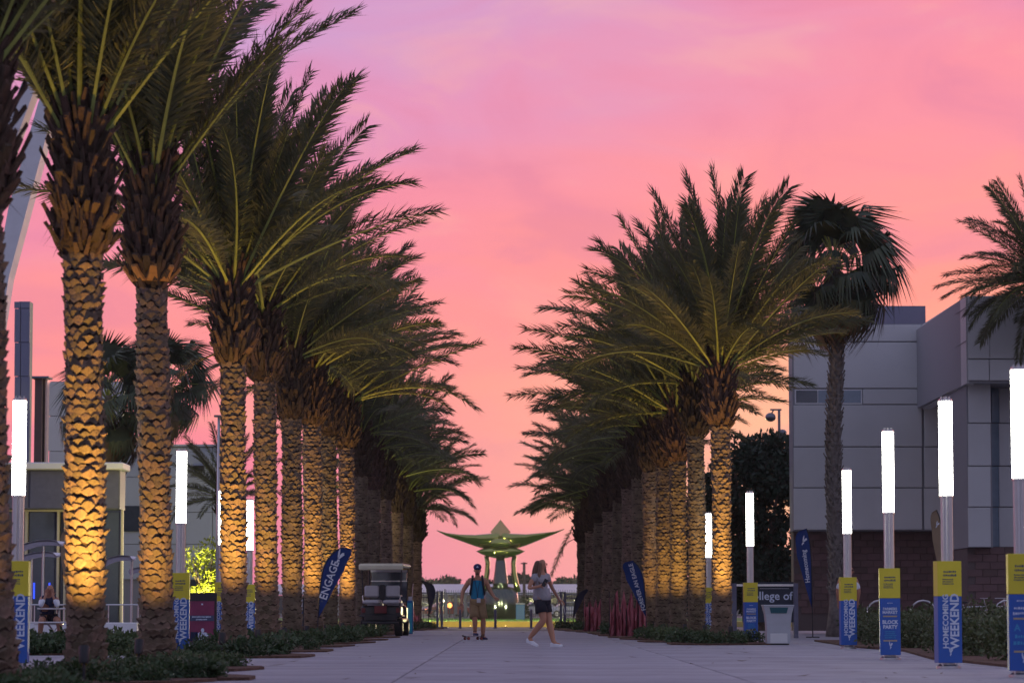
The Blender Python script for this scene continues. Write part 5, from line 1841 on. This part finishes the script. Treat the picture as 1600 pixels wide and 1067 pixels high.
shorts(man, .98, [[(.075, 0, .90), (.09, -.01, .80), (.115, -.04, .64), (.13, -.055, .50)], [(-.075, 0, .90), (-.08, -.02, .80), (-.072, -.09, .64), (-.066, -.14, .52)]], 'khaki', .185, .112)
garment(man, 'waistband', ([(0, 0, .90), (0, -.01, .96)], [(0, 1)], [(.18, .14), (.178, .138)]), 'black_cloth')
m = MB(); m.box((0, .13, 1.24), (.30, .16, .44), bev=.06); m.build('backpack', 'black_cloth', man)
m = MB()
for s_ in (-1, 1): m.path([(s_ * .12, .10, 1.42), (s_ * .115, -.02, 1.535), (s_ * .12, -.155, 1.44), (s_ * .145, -.195, 1.27), (s_ * .175, -.14, 1.10), (s_ * .15, .08, 1.05)], [.028] * 6, 8, flat=.45)
m.build('strap', 'black_cloth', man, smooth=True)
m = MB(); m.path([(-.07, -.15, 1.46), (-.02, -.19, 1.20), (.0, -.18, 1.0)], .006, 6); m.path([(.07, -.15, 1.46), (.02, -.19, 1.20), (.0, -.18, 1.0)], .006, 6); m.build('lanyard', 'navy_cloth', man)
MB().box((.03, -.175, .94), (.09, .01, .11), bev=.004).build('badge', 'vinyl_white', man)
m = MB(); m.ball((0, -.105, 1.735), (.098, .115, .085), 18, 10); m.path([(-.07, -.19, 1.715), (0, -.255, 1.705), (.07, -.19, 1.715)], [.028, .045, .028], 8, flat=.25); m.build('cap', 'cap_purple', man, smooth=True)
m = MB(); m.prism([(-.03, -.02), (.03, -.02), (0, .03)], -.002, .002, (0, -.222, 1.745)); m.build('cap_badge', 'sign_white', man)
m = MB(); m.ball((0, -.148, 1.575), (.050, .042, .026), 14, 8); m.build('beard', 'hair_brown', man, smooth=True)
shoe(man, J['anL'], J['toL'], 'shoe_navy', sole='shoe_navy'); shoe(man, J['anR'], J['toR'], 'shoe_navy', sole='shoe_navy')
for sd in 'LR':
    a_ = Vector(J['an' + sd]); k_ = Vector(J['kn' + sd])
    m = MB(); m.path([a_, a_.lerp(k_, .12)], [.045, .044], 10); m.build('sock', 'black_cloth', man, smooth=True)
sk = thing('skateboard', 'skateboard with small red wheels under the mans right foot', 'skateboard', bm0 + Vector((-.10, -.16, 0)), R(38)); sk.scale = (.8, .8, .9)
m = MB(); secs = [(-.40, .04, .125), (-.33, .09, .095), (-.2, .10, .09), (.2, .10, .09), (.33, .09, .095), (.40, .04, .125)]
vs = []
for x, w, z in secs: vs += [(x, -w, z), (x, w, z), (x, w, z - .012), (x, -w, z - .012)]
fs = []
for i in range(5):
    a = i * 4
    for k in range(4): fs.append((a + k, a + (k + 1) % 4, a + 4 + (k + 1) % 4, a + 4 + k))
fs += [(0, 3, 2, 1), (20, 21, 22, 23)]
m.add(vs, fs); m.build('deck', 'black_plastic', sk)
for x in (-.24, .24):
    MB().tube((x, -.09, .045), (x, .09, .045), .012, n=8).build('truck', 'alu', sk)
    for y in (-.09, .09): MB().path([(x, y - .022, .04), (x, y + .022, .04)], .04, 12).build('wheel', 'wheel_red', sk)

# --- walking woman, moving to the right, head turned right
bw0 = G(847, 1011)
fr = Vector((.80, -.60, 0))  # facing
J = dict(pelvis=(.0, .0, .92), waist=(-.01, 0, 1.08), chest=(-.02, 0, 1.28), neck0=(-.02, 0, 1.42), neck1=(-.015, -.01, 1.48), head0=(.0, -.02, 1.545), head1=(.005, -.02, 1.615), head2=(-.01, -.01, 1.68),
         shL=(.10, .14, 1.37), elL=(.20, .24, 1.13), wrL=(.33, .22, .93), paL=(.38, .20, .86),
         shR=(-.15, -.12, 1.36), elR=(-.26, -.20, 1.12), wrR=(-.06, -.30, 1.16), paR=(.02, -.32, 1.19),
         hiL=(.06, .06, .88), knL=(.13, .02, .50), anL=(.22, -.04, .10), toL=(.36, -.14, .045),
         hiR=(-.04, -.06, .88), knR=(.03, -.10, .52), anR=(-.24, .06, .18), toR=(-.15, -.01, .05))
# photo: rear leg crosses towards the lower left, front leg to the lower right
wm, V_ = person(bw0, 0, 'walking woman with long brown hair, grey shirt, black shorts and white sneakers', J, 'skin_tan', sex='f', face_dir=(.93, -.36, 0))
V = [(0, 0, .84), (-.01, 0, 1.05), (-.02, 0, 1.25), (-.02, 0, 1.38), (.09, .12, 1.36), (.145, .19, 1.25), (-.14, -.11, 1.35), (-.19, -.16, 1.24)]
E = [(0, 1), (1, 2), (2, 3), (3, 4), (4, 5), (3, 6), (6, 7)]
garment(wm, 'shirt', (V, E, [(.185, .15), (.165, .135), (.165, .135), (.10, .09), .075, .070, .075, .070]), 'shirt_grey')
shorts(wm, .98, [[(.05, .05, .90), (.062, .055, .80), (.085, .045, .66)], [(-.04, -.05, .90), (-.03, -.065, .80), (-.008, -.085, .66)]], 'black_cloth', .168, .112)
q = MB(); q.path([(-.01, 0, 1.12), (0, 0, .98), (.0, 0, .90)], [.155, .172, .182], 20, flat=.82); q.build('shirt_hem', 'shirt_grey', wm, smooth=True)
V = [(-.035, .02, 1.66), (-.07, .03, 1.56), (-.10, .04, 1.42), (-.11, .06, 1.28), (-.12, .06, 1.12)]
garment(wm, 'hair', (V, [(0, 1), (1, 2), (2, 3), (3, 4)], [(.088, .092), (.088, .10), (.085, .115), (.07, .105), (.025, .05)]), 'hair_brown')
V = [(-.03, -.08, 1.63), (-.04, -.10, 1.5), (-.06, -.13, 1.36), (-.05, -.14, 1.2)]
garment(wm, 'hair_lock', (V, [(0, 1), (1, 2), (2, 3)], [(.03, .05), (.035, .045), (.035, .04), (.012, .02)]), 'hair_brown')
V = [(.03, .07, 1.64), (.05, .09, 1.5), (.07, .11, 1.38), (.09, .1, 1.26)]
garment(wm, 'hair_lock', (V, [(0, 1), (1, 2), (2, 3)], [(.03, .04), (.03, .04), (.03, .04), (.012, .02)]), 'hair_brown')
m = MB(); m.box((.05, -.34, 1.23), (.075, .012, .15), bev=.004, M=Matrix.Rotation(.5, 4, 'Y')); m.build('phone', 'black_plastic', wm)
m = MB(); m.path([(.10, .18, 1.40), (.24, .20, 1.12), (.42, .18, .78), (.45, .17, .62)], .006, 6); m.build('bag_strap', 'vinyl_white', wm)
scribble(wm, (-.0, -.165, 1.23), .14, .016, 'hair_dark', 41, 1, name='shirt_print')
shoe(wm, J['anL'], J['toL'], 'shoe_white'); shoe(wm, J['anR'], J['toR'], 'shoe_white')

# --- seated person with both hands at the head
bs = G(76, 1003) + Vector((0, 0, 0))
J = dict(pelvis=(.0, .0, .52), waist=(-.02, -.02, .70), chest=(-.01, -.12, .90), neck0=(.0, -.18, 1.02), neck1=(.01, -.22, 1.07), head0=(.02, -.26, 1.12), head1=(.03, -.27, 1.19), head2=(.03, -.24, 1.26),
         shL=(.18, -.12, .97), elL=(.20, -.42, .80), wrL=(.10, -.38, 1.02), paL=(.09, -.36, 1.10),
         shR=(-.17, -.12, .97), elR=(-.16, -.42, .80), wrR=(-.06, -.38, 1.02), paR=(-.05, -.36, 1.10),
         hiL=(.10, -.03, .50), knL=(.22, -.42, .50), anL=(.30, -.38, .10), toL=(.34, -.52, .05),
         hiR=(-.10, -.03, .50), knR=(-.14, -.42, .50), anR=(-.18, -.30, .10), toR=(-.20, -.44, .05))
st_, V_ = person(bs, .1, 'person in navy jersey with white sleeves seated, hands raised to the face', J, 'skin', sex='f')
V = [(0, 0, .52), (-.02, -.02, .70), (-.01, -.11, .88), (0, -.16, .99), (.16, -.12, .96), (-.16, -.12, .96)]
garment(st_, 'jersey', (V, [(0, 1), (1, 2), (2, 3), (3, 4), (3, 5)], [(.16, .13), (.155, .13), (.16, .13), (.09, .08), .075, .075]), 'navy_cloth')
for sd in 'LR':
    a_, e_, w_ = Vector(J['sh' + sd]), Vector(J['el' + sd]), Vector(J['wr' + sd])
    garment(st_, 'sleeve', ([tuple(a_.lerp(e_, .3)), tuple(e_), tuple(e_.lerp(w_, .7))], [(0, 1), (1, 2)], [.062, .056, .045]), 'white_cloth')
V = [(0, 0, .52), (.10, -.08, .51), (.19, -.32, .51), (-.10, -.08, .51), (-.13, -.32, .51)]
garment(st_, 'shorts', (V, [(0, 1), (1, 2), (0, 3), (3, 4)], [(.15, .12), .10, .095, .10, .095]), 'black_cloth')
garment(st_, 'hair', ([(.03, -.22, 1.24), (.03, -.17, 1.16), (.02, -.12, 1.04)], [(0, 1), (1, 2)], [.095, .09, .05]), 'hair_dark')
shoe(st_, J['anL'], J['toL'], 'black_cloth'); shoe(st_, J['anR'], J['toR'], 'black_cloth')
bs2 = thing('bench_seat', 'small metal seat under the person with hands at the face', 'bench', bs)
MB().box((0, 0, .40), (.6, .36, .035), bev=.01).build('seat', 'alu', bs2)
m = MB(); m.tube((-.2, 0, 0), (-.2, 0, .39), .02, n=8); m.tube((.2, 0, 0), (.2, 0, .39), .02, n=8); m.build('leg', 'alu', bs2)

# --- standing person in white behind the second light column
bp_ = P(1326, 1000, 70); bp_.z = 0
J = dict(pelvis=(.0, .0, .92), waist=(0, 0, 1.08), chest=(0, 0, 1.30), neck0=(0, 0, 1.44), neck1=(0, 0, 1.50), head0=(-.05, 0, 1.56), head1=(-.06, 0, 1.63), head2=(-.05, 0, 1.70),
         shL=(.19, 0, 1.38), elL=(.24, .02, 1.12), wrL=(.22, -.08, .90), paL=(.21, -.1, .82),
         shR=(-.19, 0, 1.38), elR=(-.24, .02, 1.12), wrR=(-.22, -.08, .90), paR=(-.21, -.1, .82),
         hiL=(.09, 0, .88), knL=(.10, 0, .48), anL=(.10, 0, .09), toL=(.12, -.14, .04),
         hiR=(-.09, 0, .88), knR=(-.10, 0, .48), anR=(-.10, 0, .09), toR=(-.12, -.14, .04))
wp, V_ = person(bp_, math.pi, 'person in a white shirt standing hidden behind the second light column', J, 'skin')
V = [(0, 0, .90), (0, 0, 1.08), (0, 0, 1.30), (0, 0, 1.41), (.17, 0, 1.37), (.23, .02, 1.16), (-.17, 0, 1.37), (-.23, .02, 1.16)]
garment(wp, 'shirt', (V, [(0, 1), (1, 2), (2, 3), (3, 4), (4, 5), (3, 6), (6, 7)], [(.175, .14), (.165, .13), (.17, .13), (.10, .09), .08, .075, .08, .075]), 'white_cloth')
V = [(0, 0, .92), (0, 0, .86), (.09, 0, .80), (.10, 0, .2), (-.09, 0, .80), (-.10, 0, .2)]
garment(wp, 'trousers', (V, [(0, 1), (1, 2), (2, 3), (1, 4), (4, 5)], [(.15, .12), (.15, .12), .10, .075, .10, .075]), 'black_cloth')
garment(wp, 'hair', ([(-.05, .01, 1.66), (-.05, .04, 1.58)], [(0, 1)], [.095, .08]), 'hair_dark')
shoe(wp, J['anL'], J['toL'], 'black_cloth'); shoe(wp, J['anR'], J['toR'], 'black_cloth')

# ------------------------------------------------------------------ lettering becomes plain mesh
dg = bpy.context.evaluated_depsgraph_get()
for o in [q for q in S.objects if q.type == 'FONT']:
    me = bpy.data.meshes.new_from_object(o.evaluated_get(dg))
    n_ = bpy.data.objects.new('lettering', me); col.objects.link(n_)
    n_.parent = o.parent; n_.matrix_local = o.matrix_local.copy()
    bpy.data.objects.remove(o)

# ------------------------------------------------------------------ humid evening air
hm = bpy.data.materials.new('haze'); hm.use_nodes = True
ht = hm.node_tree; ht.nodes.clear()
pvn = ht.nodes.new('ShaderNodeVolumePrincipled'); pvn.inputs['Color'].default_value = (.86, .86, .92, 1)
pvn.inputs['Density'].default_value = 0.00013; pvn.inputs['Anisotropy'].default_value = 0.55
ho = ht.nodes.new('ShaderNodeOutputMaterial'); ht.links.new(pvn.outputs[0], ho.inputs['Volume'])
hz = MB(); hz.box((0, 250, 6), (400, 540, 14.2)); hme = hz.mesh('haze', [] )
hme.materials.append(hm)
tag(link(hme, 'haze'), 'thin humid evening air over the plaza', kind='stuff')
